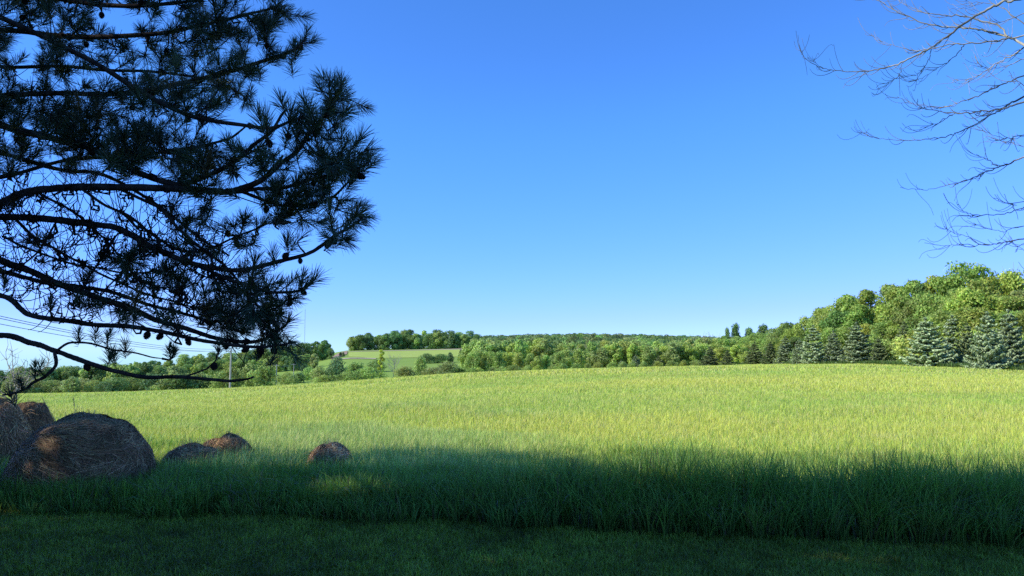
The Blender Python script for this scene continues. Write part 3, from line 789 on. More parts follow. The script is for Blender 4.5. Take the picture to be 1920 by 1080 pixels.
for ctl, d, r0 in BR:
    a = np.array(ctl, float); k = np.arange(len(a))
    W = at(1440+a[:, 0]*.4444, a[:, 1]*.4444, d + .06*k*(1 if r0 > .006 else .5))
    root_ = ctl[0][0] >= 1070
    if root_:
        dr_ = unit(W[0]-W[2]); Wx = W[0]+dr_*.7; zr = max(Wx[2]-.25, .8); tr = BTC(np.array([zr]))[0]+BT
        W = np.vstack([tr, tr*.5+Wx*.5+[0, 0, -.06], Wx, W])
    n = max(10, 5*len(W)); pts = spline(W, n)
    pts += R.normal(0, .004, pts.shape)
    t = np.linspace(0, 1, n)
    rad = np.maximum(r0*(1.1 if root_ else .9)*(1-t)**.8, .0019)
    mb = MB(); tube(mb, pts-BT, rad, 6, rough=.06)
    mb.build('branch', M['dead'], bare)
    T = unit(np.gradient(pts, axis=0))
    for q in range(int(3+n*.33)):
        i = int(R.integers(int(n*.3), n-1)); B = pts[i]
        L = R.uniform(.05, .26); up = R.choice([1, 1, 1, -1])
        dr = unit(T[i]*.9+R.normal(0, .45, 3)+np.array([-.1, 0, .15]))
        E = B+dr*L
        mid = bez(B, B+dr*L*.4-[0, 0, .18*L], E-dr*L*.2-[0, 0, .22*L*up], E+[0, 0, .2*L*up], 7)
        tube(twm, mid-BT, np.linspace(min(.0032, rad[i]), .0014, 7), 4)
twm.build('twigs', M['dead'], bare)['kind'] = 'stuff'

# ------------------------------------------------------------------ tree prototypes
def leaves_mb(mb, P, Nrm, size, c, seed):
    n = len(P)
    nn = unit(Nrm+R.normal(0, .55, (n, 3))); u = unit(np.cross(nn, R.normal(0, 1, (n, 3)))); v = np.cross(nn, u)
    s = size[:, None]; k = R.uniform(.5, .8, (n, 1))
    V = np.stack([P-u*s, P+v*s*k+nn*s*.15, P+u*s, P-v*s*k+nn*s*.15], 1)
    mb.add(V.reshape(-1, 3), np.arange(4*n).reshape(-1, 4), np.repeat(c, 4, 0))

def broadleaf_proto(seed, h, w, nl, lsz, base=.18, alb=(.34, .46, .10)):
    """unit colour foliage; a tree of height h, crown width w standing at the origin"""
    global R
    keep = R; R = np.random.default_rng(seed)
    tr = MB()
    zt = np.linspace(-.4, h*.72, 14)
    lean = R.normal(0, .03, 2)
    sway = lambda z: np.stack([lean[0]*z+.02*h*np.sin(z*.5+seed), lean[1]*z, z], -1)
    tube(tr, sway(zt), np.interp(zt, [-.4, 0, h*.72], [h*.026, h*.019, h*.005]), 8)
    nlobe = int(R.integers(13, 18)); cen, rad = [], []
    for k in range(nlobe):
        zf = base + (1-base)*((k+.5)/nlobe)
        zf = min(zf, .90)
        prof = math.sin(math.pi*min(1, max(0, (zf-base*.6)/(1.06-base*.6)))**.75)**.7
        az = k*2.4+R.normal(0, .5); rr = (w/2)*prof*R.uniform(.35, .72)
        cen.append([rr*math.cos(az), rr*math.sin(az), zf*h]); rad.append(R.uniform(.15, .24)*w*(.6+.55*prof))
    cen = np.array(cen); rad = np.array(rad); cen[-1, :2] *= .3
    for c_, r_ in zip(cen, rad):
        z0 = max(.12*h, c_[2]-.28*h); A = sway(np.array([min(z0, h*.66)]))[0]
        tube(tr, bez(A, A+[0, 0, .08*h], c_-[0, 0, .05*h], c_, 7), np.linspace(h*.009, h*.0025, 7), 5)
    k = R.choice(nlobe, nl, p=rad**2/np.sum(rad**2))
    d = unit(R.normal(0, 1, (nl, 3)))
    # sub clumps on every lobe
    sub = unit(R.normal(0, 1, (nlobe, 9, 3))); pick = sub[k, R.integers(0, 9, nl)]
    d = unit(d*.62+pick*.62)
    rr = rad[k]*(.62+.48*R.random(nl)**.6)*np.where((d*pick).sum(1) > .8, 1.15, .92)
    P = cen[k]+d*rr[:, None]*np.array([1, 1, .82])
    P[:, 2] = np.maximum(P[:, 2], .03*h)
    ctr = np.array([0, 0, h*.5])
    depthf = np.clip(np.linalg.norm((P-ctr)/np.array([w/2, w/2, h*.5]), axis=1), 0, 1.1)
    tone = (.45+.6*depthf)*np.exp(R.normal(0, .11, nlobe))[k]*np.exp(R.normal(0, .16, nl))  # inner leaves darkened: crown shade put into the colour
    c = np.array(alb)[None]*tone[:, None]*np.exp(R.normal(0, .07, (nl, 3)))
    cr = MB(); leaves_mb(cr, P, d, lsz*R.uniform(.6, 1.25, nl), c, seed)
    R = keep
    return tr.mesh('trunk', M['tbark']), cr.mesh('crown', M['leaf'], False)

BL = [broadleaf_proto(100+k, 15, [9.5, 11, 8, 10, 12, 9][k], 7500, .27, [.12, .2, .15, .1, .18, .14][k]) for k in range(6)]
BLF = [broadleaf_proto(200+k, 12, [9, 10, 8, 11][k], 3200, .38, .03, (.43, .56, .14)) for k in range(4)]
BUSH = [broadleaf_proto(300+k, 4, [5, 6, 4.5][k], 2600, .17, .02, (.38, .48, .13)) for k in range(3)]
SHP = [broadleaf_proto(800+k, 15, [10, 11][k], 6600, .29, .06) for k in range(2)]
THIN = [broadleaf_proto(400+k, 10, 3.0, 2200, .2, .08, (.34, .45, .11)) for k in range(2)]

def spruce_proto(seed, h, w):
    global R
    keep = R; R = np.random.default_rng(seed)
    tr = MB(); z = np.linspace(-.2, h, 14); tube(tr, np.stack([0*z, 0*z, z], -1), np.interp(z, [-.2, 0, h], [.13, .12, .01]), 7)
    cr = MB(); nw = int(h*1.75)
    for k in range(nw):
        t = k/(nw-1); z0 = .12*h*.4+h*.96*np.clip(t+R.normal(0, .010), 0, 1)**.92
        L = 1.15*(w/2)*(1-t)**.66*R.uniform(.82, 1.12)+.12
        nb = int(7+9*(1-t))
        a0 = R.uniform(0, 6.28)
        for j in range(nb):
            az = a0+j*2*math.pi/nb+R.normal(0, .12); l = L*R.uniform(.66, 1.16)
            dr = np.array([math.cos(az), math.sin(az), R.normal(.02, .09)]); sd = np.array([-dr[1], dr[0], 0])
            q = int(14+36*l)
            s = R.random(q)**.75
            lat = (R.random(q)-.5)*1.0*(.16+.75*l*s*(1-s)*1.6+.10)
            sag = -.22*l*s+.30*l*s**2.6+R.normal(0, .06)
            P = np.array([0, 0, z0])+dr*(s*l)[:, None]+sd*lat[:, None]; P[:, 2] += sag+R.normal(0, .025, q)-.10*np.abs(lat)
            nrm = np.array([0, 0, 1.])+dr*.35+R.normal(0, .22, (q, 3))
            # light tips, and hanging undersides darkened in colour for shade
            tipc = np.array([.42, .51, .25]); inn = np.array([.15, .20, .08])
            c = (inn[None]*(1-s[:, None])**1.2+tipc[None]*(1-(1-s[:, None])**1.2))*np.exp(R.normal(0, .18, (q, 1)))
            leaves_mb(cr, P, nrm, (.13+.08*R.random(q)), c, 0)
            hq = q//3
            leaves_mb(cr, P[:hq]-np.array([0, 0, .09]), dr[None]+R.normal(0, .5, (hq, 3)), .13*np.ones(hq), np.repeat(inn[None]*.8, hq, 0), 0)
    q = 40; P = np.stack([R.normal(0, .05, q), R.normal(0, .05, q), h*R.uniform(.93, 1.04, q)], -1)
    leaves_mb(cr, P, R.normal(0, 1, (q, 3)), .08*np.ones(q), np.repeat(np.array([[.34, .42, .24]]), q, 0), 0)
    R = keep
    return tr.mesh('trunk', M['tbark']), cr.mesh('crown', M['spruce'], False)
SP = [spruce_proto(500+k, 7.5, [6.0, 5.2, 5.6, 4.4][k]) for k in range(4)]

def bare_proto(seed, h, w):
    global R
    keep = R; R = np.random.default_rng(seed)
    mb = MB(); tw = MB()
    z = np.linspace(-.3, h*.8, 12); tube(mb, np.stack([.03*h*np.sin(z), 0*z, z], -1), np.interp(z, [-.3, h*.8], [h*.016, h*.004]), 6)
    for k in range(16):
        A = np.array([0, 0, h*R.uniform(.25, .75)]); az = R.uniform(0, 6.28)
        E = A+np.array([math.cos(az)*w*.5*R.uniform(.5, 1), math.sin(az)*w*.5*R.uniform(.5, 1), h*R.uniform(.15, .38)]); E[2] = min(E[2], h)
        p = bez(A, A*.6+E*.4-[0, 0, .03*h], E-[0, 0, .1*h], E, 8); tube(tw, p, np.linspace(h*.006, h*.0016, 8), 4)
        for q in range(9):
            B = p[int(R.integers(2, 8))]; G = B+R.normal(0, 1, 3)*h*.06+[0, 0, h*.08]
            tube(tw, np.stack([B, (B+G)/2+R.normal(0, .01*h, 3), G]), [h*.003, h*.0022, h*.0012], 3)
    R = keep
    return mb.mesh('trunk', M['dead']), tw.mesh('twigs', M['dead'])
BARE = [bare_proto(600+k, 9, 6) for k in range(2)]

def plant(name, proto, hproto, x, y, hgt, label, cat, group=None, tint=(1, 1, 1), wscale=1.0, second='crown', dz=0):
    r = thing(name, label, cat, (x, y, hz(x, y)+dz), group)
    s = hgt/hproto
    r.scale = (s*wscale, s*wscale, s); r.rotation_euler = (0, 0, float(R.uniform(0, 6.28)))
    if name == 'spruce_tree': r.rotation_euler = (float(R.normal(0, .02)), float(R.normal(0, .02)), r.rotation_euler.z)
    if name == 'bush': r.scale = (s*wscale*float(R.uniform(.95, 1.5)), s*wscale*float(R.uniform(.9, 1.3)), s)
    link('trunk', proto[0], r)
    o = link(second, proto[1], r); o.color = (*[float(q) for q in tint], 1)
    return r

def tint(kind='mix'):
    b = {'mix': (1, 1, 1), 'yellow': (1.18, 1.08, .85), 'lime': (.98, 1.02, .95), 'dark': (.50, .60, .65), 'grey': (.95, .92, 1.1), 'blue': (.55, .70, .95), 'olive': (1.05, .97, .85)}[kind]
    return np.array(b)*np.exp(R.normal(0, .10))*np.exp(R.normal(0, .035, 3))
KINDWORD = {'mix': 'mid green', 'yellow': 'yellow green', 'lime': 'bright green', 'dark': 'dark green', 'grey': 'grey green', 'blue': 'bluish dark', 'olive': 'olive green'}

# right hand wood behind the spruces
CR = [(1380, 640), (1450, 612), (1500, 598), (1540, 578), (1570, 568), (1640, 545), (1700, 535), (1740, 528), (1800, 520), (1830, 503), (1880, 515), (1930, 520), (2100, 500), (2400, 470)]
crest = lambda p: float(np.interp(p, [a for a, _ in CR], [b for _, b in CR]))
EDG = lambda p: float(np.interp(p, [1350, 1450, 1520, 1600, 1740, 1860, 2000, 2400], [330, 240, 172, 160, 132, 118, 112, 105]))
ROWW = ['front row', 'second row', 'back row']
for row, (frac, add, step) in enumerate([(.62, 0, 30), (.84, 12, 28), (1.05, 26, 27)]):
    p = 1395.
    while p < 2250:
        pp = p+R.uniform(-9, 9); d = EDG(pp)+add+R.uniform(-3, 3)
        x = (pp-960)/F*d; g = hz(x, d)
        ztop = EYE+(HOR-crest(pp))*d/F
        hgt = max(6.0, (ztop-g)*frac*R.uniform(.9, 1.04))
        k = R.choice(['mix', 'lime', 'yellow', 'olive', 'dark', 'grey'], p=[.3, .32, .12, .13, .07, .06])
        i = int(R.integers(0, 6))
        zone = 'right end of' if pp > 1720 else ('middle of' if pp > 1540 else 'lower left end of')
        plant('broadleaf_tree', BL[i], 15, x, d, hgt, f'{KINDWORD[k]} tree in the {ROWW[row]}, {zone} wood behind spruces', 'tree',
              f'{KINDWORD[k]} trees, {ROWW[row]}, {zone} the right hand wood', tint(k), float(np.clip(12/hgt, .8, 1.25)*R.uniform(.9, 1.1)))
        p += step*R.uniform(.8, 1.2)*(1 if pp > 1500 else .75)
# understory in front of the wood
for pp in np.arange(1400, 2150, 33.):
    q = pp+R.uniform(-10, 10); d = EDG(q)-4; x = (q-960)/F*d
    k = R.choice(['lime', 'yellow', 'mix'])
    plant('bush', BUSH[int(R.integers(0, 3))], 4, x, d, R.uniform(3.2, 6.0), f'{KINDWORD[k]} bushy sapling between the spruces and the right hand wood', 'bush', f'{KINDWORD[k]} saplings along the edge of the right hand wood', tint(k))
d = 150; x = (1883-960)/F*d
plant('dead_tree', BARE[0], 9, x, d, 16.5, 'leafless grey tree rising above the wood at far right', 'tree', None, (1, 1, 1), 1.0, 'twigs')

# spruces: px, top row, depth, width px, tint
SPR = [(1849, 588, 95, 66, 1.15, 'full blue grey spruce, front one of the pair at far right'),
       (1893, 584, 101, 62, 1.0, 'tall blue grey spruce, last at the right edge, behind the front one'),
       (1738, 598, 112, 80, 1.35, 'widest silvery blue spruce right of the gap in the row'),
       (1783, 594, 120, 52, 1.1, 'narrow silvery spruce touching the widest silvery spruce on its right'),
       (1812, 608, 112, 44, -.8, 'olive tinted spruce squeezed between the silvery pair and the far right pair'),
       (1607, 607, 143, 58, 1.0, 'dark tiered spruce just left of the gap in the row'),
       (1561, 622, 148, 40, .9, 'smaller tiered spruce between two larger spruces left of the gap'),
       (1522, 612, 150, 46, 1.25, 'silvery tiered spruce, tallest in the left half of the row'),
       (1497, 636, 156, 28, 1.0, 'short green spruce leaning on the tall silvery one from the left'),
       (1470, 632, 200, 36, .9, 'dull green spruce left of the short green spruce'),
       (1442, 642, 215, 30, .6, 'dark spruce between two dull spruces toward the picture middle'),
       (1412, 642, 235, 34, .65, 'dark brownish spruce, second of the small dark ones from the right'),
       (1645, 634, 140, 34, .7, 'dark small spruce at the left side of the gap in the row'),
       (1695, 606, 138, 44, .75, 'dim greyish spruce standing back above the gap in the row'),
       (1363, 657, 255, 26, .6, 'dark little spruce near the meeting of hedge and spruce row'),
       (1329, 652, 262, 34, .6, 'black green spreading spruce at the left start of the row'),
       (1234, 668, 285, 26, .7, 'lone dark spruce among bright trees at mid picture'),
       (1191, 666, 290, 22, 1.0, 'small blue green spruce left of the lone dark spruce'),
       (1165, 676, 292, 18, 1.2, 'tiny pale blue spruce, leftmost of all the spruces'),
       (1990, 575, 92, 90, 1.0, 'spruce just beyond the right edge')]
for k, (px, yt, d, wpx, tn, lab) in enumerate(SPR):
    x = (px-960)/F*d; g = hz(x, d); hgt = EYE+(HOR-yt)*d/F-g
    t = np.array([1.02, 1.02, 1.06])*abs(tn) if tn > .8 else np.array([1.0, 1.0, .8])*abs(tn)
    i = k % 4; w0 = [6.0, 5.2, 5.6, 4.4][i]
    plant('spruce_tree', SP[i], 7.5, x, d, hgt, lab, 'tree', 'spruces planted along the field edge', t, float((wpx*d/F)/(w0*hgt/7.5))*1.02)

# rough grass bank at the foot of the wood
mb = MB(); n = 26000
px = R.uniform(1380, 2200, n); d = field_end(px)+R.uniform(-3, 5, n); x = (px-960)/F*d
c = jit((.13, .22, .05), n, .3, .1)
blades(mb, np.stack([x, d, Hz(x, d)], -1), R.uniform(.4, .9, n), .07+.05*R.random(n), R.uniform(0, 6.28, n), np.abs(R.normal(.3, .3, n)), 3, c*.5, c, .6)
o = mb.build('rough_grass', M['grass']); tag(o, 'rough green grass along the foot of the spruce row', 'grass', kind='stuff')

# centre hedgerow of broadleaf trees beyond the field
def row(pxs, ytop, depth, name, protos, hp, lab, group, kinds, jd=10, wmul=1.0, hmin=3.0, cat='tree', jy=5):
    for q in pxs:
        q = q+R.uniform(-5, 5); d = (depth(q) if callable(depth) else depth)+R.uniform(-jd, jd)
        x = (q-960)/F*d; g = hz(x, d)
        yt = float(np.interp(q, [a for a, _ in ytop], [b for _, b in ytop]))+R.uniform(-jy, jy)
        hgt = max(hmin, EYE+(HOR-yt)*d/F-g)
        k = str(R.choice(kinds))
        plant(name, protos[int(R.integers(0, len(protos)))], hp, x, d, hgt, f'{KINDWORD[k]} {lab}', cat, f'{KINDWORD[k]} {group}', tint(k), float(np.clip(wmul*R.uniform(.85, 1.2), .5, 2)))
row(np.arange(885, 1420, 15), [(880, 660), (960, 664), (1040, 662), (1110, 655), (1174, 640), (1230, 652), (1280, 640), (1340, 648), (1420, 640)], 300, 'broadleaf_tree', BLF, 12,
    'tree in the hedgerow along the far middle edge of the field', 'hedgerow trees beyond the field', ['lime', 'lime', 'yellow', 'mix', 'olive', 'grey'])
row(np.arange(878, 1420, 16), [(870, 641), (900, 638), (1000, 640), (1100, 645), (1200, 642), (1300, 638), (1420, 628)], 350, 'broadleaf_tree', BLF, 12,
    'tree behind the hedgerow in the middle distance', 'second line of trees behind the hedgerow', ['lime', 'mix', 'mix', 'olive', 'grey'])
row(np.arange(880, 1300, 22), [(870, 696), (1000, 688), (1300, 682)], 275, 'bush', BUSH, 4, 'low bush at the far middle edge of the field', 'low bushes at the far middle edge', ['lime', 'mix', 'yellow'], 8, 1.0, 2.5, 'bush')
# lone trees on the ridge
for px, yt, w, lab in [(1362, 614, .7, 'slim dark tree alone on the ridge'), (1380, 606, 1.0, 'taller round headed tree alone on the ridge'), (1402, 614, 1.3, 'low dark tree on the ridge next to the round headed one'), (1428, 608, 1.5, 'broad dark tree on the ridge before the wood rises')]:
    d = 480; x = (px-960)/F*d; g = hz(x, d)
    plant('broadleaf_tree', BLF[1], 12, x, d, EYE+(HOR-yt)*d/F-g, lab, 'tree', None, tint('dark'), w*.55)
# dead trees in the centre
for px, yt, d, lab in [(740, 662, 290, 'leafless greyish purple tree in the bushes below the mown field'), (1310, 626, 420, 'leafless grey tree on the ridge left of the lone trees'), (1338, 624, 430, 'spindly bare tree on the ridge beside the lone trees'), (1075, 650, 330, 'bare greyish tree among the hedgerow trees')]:
    x = (px-960)/F*d; g = hz(x, d)
    plant('dead_tree', BARE[1], 9, x, d, EYE+(HOR-yt)*d/F-g, lab, 'tree', None, (1, 1, 1), 1.0, 'twigs')

# hilltop wood above the mown field
row(np.arange(660, 900, 11), [(655, 634), (690, 628), (780, 624), (880, 626), (900, 627)], 715, 'broadleaf_tree', BLF, 12, 'tree in the wood along the hilltop above the mown field', 'front trees of the hilltop wood', ['dark', 'mix', 'dark', 'blue'], 6, 1.0)
row(np.arange(668, 900, 14), [(655, 632), (690, 626), (780, 622), (900, 626)], 740, 'broadleaf_tree', BLF, 12, 'tree inside the hilltop wood above the mown field', 'rear trees of the hilltop wood', ['dark', 'mix', 'blue'], 6, 1.0)
# left hill: dark and blue tints stand in for its shaded sides
row(np.arange(250, 648, 11), [(240, 685), (280, 675), (350, 669), (420, 664), (500, 652), (560, 645), (610, 641), (625, 650), (645, 660)], lambda q: np.interp(q, [250, 640], [520, 560]), 'broadleaf_tree', BLF, 12, 'tree on the wooded hill behind the utility poles', 'trees of the left hill crest', ['mix', 'dark', 'olive', 'blue', 'dark'], 15)
row(np.arange(255, 600, 13), [(250, 694), (350, 684), (440, 675), (520, 668), (600, 660)], lambda q: np.interp(q, [250, 600], [450, 470]), 'broadleaf_tree', BLF, 12, 'tree on the lower slope behind the utility poles', 'trees of the lower left slope', ['mix', 'olive', 'dark', 'grey', 'blue'], 12)
# near left wood, its shade put into the dark and blue tints
row(np.arange(-100, 345, 11), [(-140, 694), (0, 695), (60, 692), (100, 690), (180, 685), (250, 682), (290, 686), (345, 690)], 335, 'broadleaf_tree', BLF, 12, 'tree in the shaded wood across the road at left', 'trees of the left roadside wood', ['mix', 'dark', 'dark', 'grey', 'blue'], 12)
row(np.arange(-140, 440, 20), [(-140, 708), (100, 712), (200, 712), (300, 706), (440, 700)], 305, 'bush', BUSH, 4, 'bush at the foot of the left roadside wood', 'bushes at the foot of the left wood', ['blue', 'dark', 'mix', 'grey'], 8, 1.0, 3.0, 'bush')
# bushes between the left wood and the hedgerow
for px, yt, d, w, k, lab in [(440, 690, 300, 1.2, 'olive', 'olive bush behind the nearest utility pole'), (470, 684, 310, 1.3, 'mix', 'green bush between the two pale utility poles'), (500, 688, 300, 1.6, 'lime', 'wide light green bush behind the second utility pole'),
        (540, 700, 285, 1.1, 'mix', 'rounded bush right of the second utility pole'), (563, 700, 330, 1.0, 'dark', 'small dark bush in the green clearing'), (573, 684, 400, .8, 'blue', 'lone dark shrub in the sloping pasture'),
        (600, 688, 300, 1.2, 'mix', 'green bush left of the blue green bush'), (633, 672, 310, 1.2, 'blue', 'big blue green bush below the dirt track'), (668, 680, 330, 1.2, 'mix', 'green bush right of the blue green bush'),
        (610, 704, 265, 1.8, 'olive', 'low pale hedge at the field edge below the blue green bush'), (655, 698, 268, 1.8, 'lime', 'low bright bush at the field edge left of the poplar'), (690, 690, 275, 1.4, 'lime', 'bright bush touching the poplar from the left'),
        (760, 688, 285, 1.3, 'mix', 'bush under the leafless purple tree'), (790, 672, 300, .9, 'lime', 'slender light green tree right of the leafless purple tree'), (815, 690, 290, 1.3, 'grey', 'grey green bush before the slope'),
        (838, 680, 300, 1.2, 'grey', 'tall grey green bush beside the hedgerow end'), (863, 690, 300, 1.2, 'lime', 'bright bush at the left end of the hedgerow'), (800, 664, 430, 1.0, 'dark', 'dark round bush on the slope under the mown field'), (825, 665, 435, 1.3, 'dark', 'dark bush pair member on the slope right of the round one'), (845, 662, 440, .8, 'blue', 'bluish bush at the right end of the slope bushes'), (705, 676, 360, 1.2, 'mix', 'bush on the slope behind the poplar'), (580, 690, 345, .9, 'mix', 'green bush in the pasture left of the big blue green bush')]:
    x = (px-960)/F*d; g = hz(x, d); hgt = EYE+(HOR-yt)*d/F-g
    plant('bush', BUSH[int(R.integers(0, 3))], 4, x, d, hgt, lab, 'bush', None, tint(k), float(np.clip(w*5.2/hgt, .5, 1.6)))
x = (716-960)/F*290; plant('poplar_tree', THIN[0], 10, x, 290, EYE+(HOR-652)*290/F-hz(x, 290), 'slim yellow green poplar standing above the bushes', 'tree', None, (1.9, 1.6, .8), .75)
x = (863-960)/F*470; plant('spruce_tree', SP[3], 7.5, x, 470, EYE+(HOR-654)*470/F-hz(x, 470), 'small dark conifer on the slope at the end of the mown field', 'tree', None, (.5, .55, .5), .7)

# far woodland on the centre hill: one mass of crowns
mb = MB()
for d in np.arange(400, 1150, 34.):
    for px in np.arange(800, 1480, 7000/d*.9):
        q = px+R.uniform(-6, 6); dd = d+R.uniform(-14, 14)
        if q < 885 and dd < 760: continue
        x = (q-960)/F*dd; g = hz(x, dd); r = R.uniform(3.4, 5.6); hh = R.uniform(8.5, 13)
        lim = EYE+(HOR-np.interp(q, [800, 900, 1100, 1230, 1290, 1350, 1400, 1480], [627, 625, 623, 619, 625, 634, 630, 620])+R.uniform(-2, 3))*dd/F
        ctop = min(g+hh, lim); hh = ctop-g
        if hh < 4: continue
        nl = 130; dv = unit(R.normal(0, 1, (nl, 3))); dv[:, 2] = np.abs(dv[:, 2])*1.0-.25
        P = np.array([x, dd, ctop-r*.95])+dv*np.array([r, r, r*.95])*R.uniform(.75, 1.08, (nl, 1))
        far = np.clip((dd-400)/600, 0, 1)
        base = np.array([.26, .36, .10])*(1-far)+np.array([.17, .26, .12])*far  # crowns turn bluer with distance, haze put into the colour
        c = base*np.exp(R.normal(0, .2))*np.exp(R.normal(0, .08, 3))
        leaves_mb(mb, P, dv, R.uniform(.5, .9, nl), c[None]*np.exp(R.normal(0, .2, (nl, 1)))*(.6+.5*np.clip(dv[:, 2:]+.3, 0, 1)), 0)  # tops lighter than flanks: light and shade put into the leaf colour
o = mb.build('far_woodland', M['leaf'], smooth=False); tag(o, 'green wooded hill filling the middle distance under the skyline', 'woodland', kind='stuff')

# dead shrub behind the left bales
px, d = 32, 13.5
x = (px-960)/F*d; plant('dead_shrub', BARE[0], 9, x, d, EYE+(HOR-660)*d/F-hz(x, d), 'bare grey shrub with thin twigs behind the left edge bales', 'shrub', None, (1, 1, 1), 1.1, 'twigs')

# ------------------------------------------------------------------ poles, wires, mast
PO = [(-42.0, 55.0, 'first'), ((435-960)/F*190, 190., 'nearest'), ((521-960)/F*300, 300., 'second'), ((553-960)/F*400, 400., 'third')]
LABP = ['utility pole out of sight beyond the left edge', 'nearest pale utility pole at the left field edge behind pine twigs', 'second pale utility pole standing before the light bushes', 'small dark utility pole, farthest, right of the two pale poles']
tops = []
for k, (x, y, _) in enumerate(PO):
    yt = [None, 655, 683, 703][k]; g = hz(x, y)
    H = 5.0-g if yt is None else EYE+(HOR-yt)*y/F-g
    if k == 2: H = EYE+(HOR-683)*y/F-g
    H = max(H, 6.5)
    t = thing('utility_pole', LABP[k], 'utility pole', (x, y, g), 'poles of the roadside power line')
    mb = MB(); z = np.linspace(-.3, H, 8); tube(mb, np.stack([0*z, 0*z, z], -1), np.linspace(.24, .17, 8)*(1.0 if k < 3 else .8), 10); mb.build('pole', M['pole'], t)
    arm = unit(np.array([1, .2, 0])); mb = MB()
    a, b = -1.2*arm+[0, -.2, H-.5], 1.2*arm+[0, -.2, H-.5]; tube(mb, np.stack([a, (a+b)/2, b]), .07, 4); mb.build('crossarm', M['pole'], t)
    pt = []
    for s in (-1.1, 0, 1.1):
        p = arm*s+[0, -.2, H-.43] if s else np.array([0, 0, H]); mb = MB(); tube(mb, np.stack([p, p+[0, 0, .08], p+[0, 0, .2]]), [.05, .07, .03], 7); mb.build('insulator', M['ceramic'], t)
        pt.append(np.array([x, y, g])+p+[0, 0, .2])
    tops.append(pt)
WL = ['highest power line wire slanting across the lower left sky', 'middle power line wire slanting across the lower left sky', 'lowest power line wire slanting across the lower left sky']
for s in range(3):
    mb = MB()
    for a, b in zip(tops[:-1], tops[1:]):
        A, B = a[s], b[s]; t = np.linspace(0, 1, 26)[:, None]
        P = A+(B-A)*t; P[:, 2] -= 4*1.3*(t*(1-t))[:, 0]*(np.linalg.norm(B-A)/135)
        tube(mb, P, .03, 4)
    tag(mb.build('power_line', M['wire']), WL[s], 'wire', 'power line wires')
d = 1500.; x = (572-960)/F*d; g = hz(x, d); H = EYE+(HOR-580)*d/F-g
t = thing('radio_mast', 'very thin tall radio mast on the horizon right of the pine', 'mast', (x, d, g))
mb = MB()
for k in range(3):
    a = k*2.094; tube(mb, [[math.cos(a)*.5, math.sin(a)*.5, 0], [math.cos(a)*.5, math.sin(a)*.5, H/2], [math.cos(a)*.45, math.sin(a)*.45, H]], .10, 5)
for z in np.arange(0, H-3, 3.):
    for k in range(3):
        a, b = k*2.094, (k+1)*2.094
        tube(mb, [[math.cos(a)*.5, math.sin(a)*.5, z], [(math.cos(a)+math.cos(b))*.25, (math.sin(a)+math.sin(b))*.25, z+1.5], [math.cos(b)*.5, math.sin(b)*.5, z+3]], .045, 4)
mb.build('lattice', M['mast'], t)
mb = MB(); tube(mb, [[0, 0, H], [0, 0, H+2], [0, 0, H+4]], .06, 5); mb.build('antenna', M['mast'], t)

# ------------------------------------------------------------------ trees beside and behind the photographer (they shade the yard)
def sunframe(p, q): return (.974*q-.225*p, .225*q+.974*p)
SH = [(*sunframe(4.0, -14.0), 17.3, .76, 0), (*sunframe(8.7, -14.5), 12.0, .74, 1), (*sunframe(.2, -13.5), 16.5, .9, 1), (*sunframe(3.4, -19.0), 20.0, .72, 0), (*sunframe(6.5, -18.5), 15.2, .66, 0), (*sunframe(-1, -22), 19, .9, 1), (*sunframe(-5, -14), 15, .9, 0)]
def clear_of_gaps(P):
    ok = np.ones(len(P), bool)
    for gx_, gy_, gz_, gr in GAPS:
        D = P-np.array([gx_, gy_, gz_]); along = D@SUNV
        ok &= np.linalg.norm(D-along[:, None]*SUNV, axis=1) > gr*(.8+.6*R.random(len(P)))
    return ok
for x, y, hgt, ws, i in SH:
    r = plant('shade_tree', SHP[i % 2], 15, x, y, hgt, 'leafy yard tree out of the picture that shades the lawn', 'tree', 'yard trees shading the lawn', tint('dark'), ws)
    src = SHP[i % 2][1]; nv = len(src.vertices); V = np.empty(nv*3, np.float32); src.vertices.foreach_get('co', V); V = V.reshape(-1, 3)
    C = np.empty(nv*4, np.float32); src.color_attributes['Col'].data.foreach_get('color', C); C = C.reshape(-1, 4)[:, :3]
    a = r.rotation_euler.z; sx, sz = r.scale.x, r.scale.z
    W = np.stack([(V[:, 0]*math.cos(a)-V[:, 1]*math.sin(a))*sx+x, (V[:, 0]*math.sin(a)+V[:, 1]*math.cos(a))*sx+y, V[:, 2]*sz+r.location.z], -1)
    keep = np.repeat(clear_of_gaps(W.reshape(-1, 4, 3).mean(1)), 4)
    mb = MB(); mb.add(V[keep], np.arange(keep.sum()).reshape(-1, 4), C[keep])
    for ch in r.children:
        if ch.name.startswith('crown'): ch.data = mb.mesh('crown', M['leaf'], False)

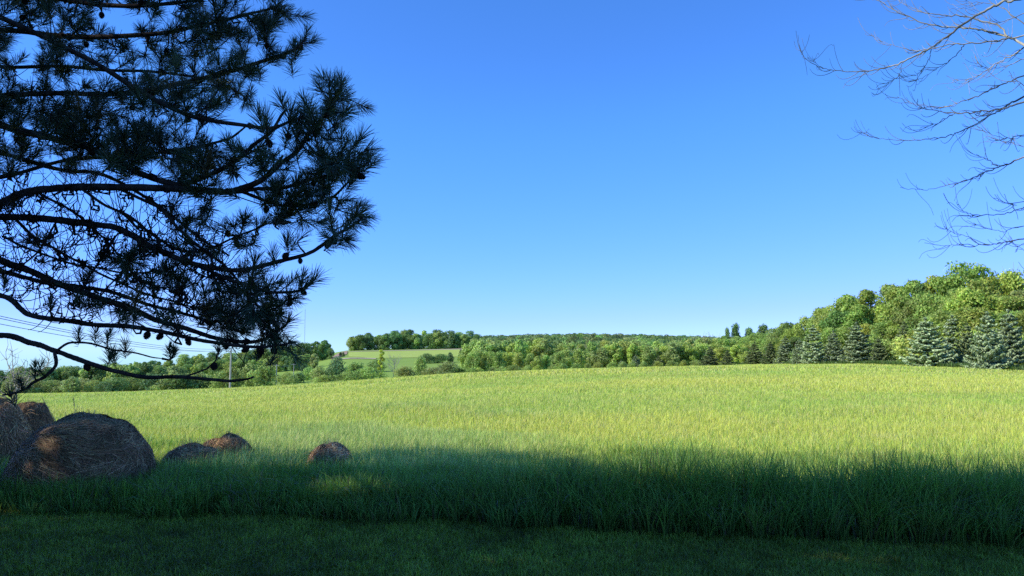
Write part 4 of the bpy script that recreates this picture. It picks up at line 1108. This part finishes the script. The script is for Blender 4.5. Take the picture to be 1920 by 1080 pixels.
# ------------------------------------------------------------------ light
SUN_EL, SUN_AZ = math.radians(35), math.radians(-103)      # azimuth from +Y, clockwise: sun to the left
S = Vector((math.sin(SUN_AZ)*math.cos(SUN_EL), math.cos(SUN_AZ)*math.cos(SUN_EL), math.sin(SUN_EL)))
sl = bpy.data.lights.new('sun', 'SUN'); sl.energy = 5.0; sl.angle = math.radians(.53); sl.color = (1.0, .94, .80)
so = bpy.data.objects.new('sun', sl); col.objects.link(so); so.rotation_euler = S.to_track_quat('Z', 'Y').to_euler(); so.location = (-30, 0, 40)
w = bpy.data.worlds.new('World'); scene.world = w; w.use_nodes = True
nt = w.node_tree; bg = nt.nodes['Background']
sky = nt.nodes.new('ShaderNodeTexSky'); sky.sky_type = 'NISHITA'; sky.sun_disc = False
sky.sun_elevation = SUN_EL; sky.sun_rotation = SUN_AZ; sky.air_density = 1.0; sky.dust_density = 0.0; sky.ozone_density = 5.0; sky.altitude = 300
# camera white balance: the photo renders the clear sky a saturated blue
wb = nt.nodes.new('ShaderNodeMix'); wb.data_type = 'RGBA'; wb.blend_type = 'MULTIPLY'; wb.inputs[0].default_value = 1.0
wb.inputs[7].default_value = (.60, 1.0, 1.80, 1); nt.links.new(sky.outputs[0], wb.inputs[6]); 
g0 = nt.nodes.new('ShaderNodeVectorMath'); g0.operation = 'SCALE'; g0.inputs['Scale'].default_value = .15
sp_ = nt.nodes.new('ShaderNodeSeparateColor'); cb_ = nt.nodes.new('ShaderNodeCombineColor')
fc = nt.nodes.new('ShaderNodeFloatCurve'); cm = fc.mapping; gc = cm.curves[0]
gc.points[0].location = (0, .10); gc.points[1].location = (1.0, 1.0)
for q in ((.077, .275), (.125, .425), (.24, .61), (.34, .71), (.43, .77), (.60, .94)): gc.points.new(*q)
cm.update()
g1 = nt.nodes.new('ShaderNodeVectorMath'); g1.operation = 'SCALE'; g1.inputs['Scale'].default_value = 1/.15
L_ = nt.links.new
L_(wb.outputs[2], g0.inputs[0]); L_(g0.outputs[0], sp_.inputs[0]); L_(sp_.outputs[0], fc.inputs['Value'])
L_(sp_.outputs[0], cb_.inputs[0]); L_(fc.outputs[0], cb_.inputs[1]); L_(sp_.outputs[2], cb_.inputs[2])
L_(cb_.outputs[0], g1.inputs[0]); L_(g1.outputs[0], bg.inputs[0])
bg.inputs[1].default_value = .15
scene.view_settings.view_transform = 'Standard'; scene.view_settings.look = 'None'; scene.view_settings.exposure = 0
scene.render.engine = 'CYCLES'
scene.cycles.max_bounces = 6; scene.cycles.diffuse_bounces = 3; scene.cycles.transmission_bounces = 3; scene.cycles.transparent_max_bounces = 4
try: scene.cycles.use_denoising = False
except Exception: pass
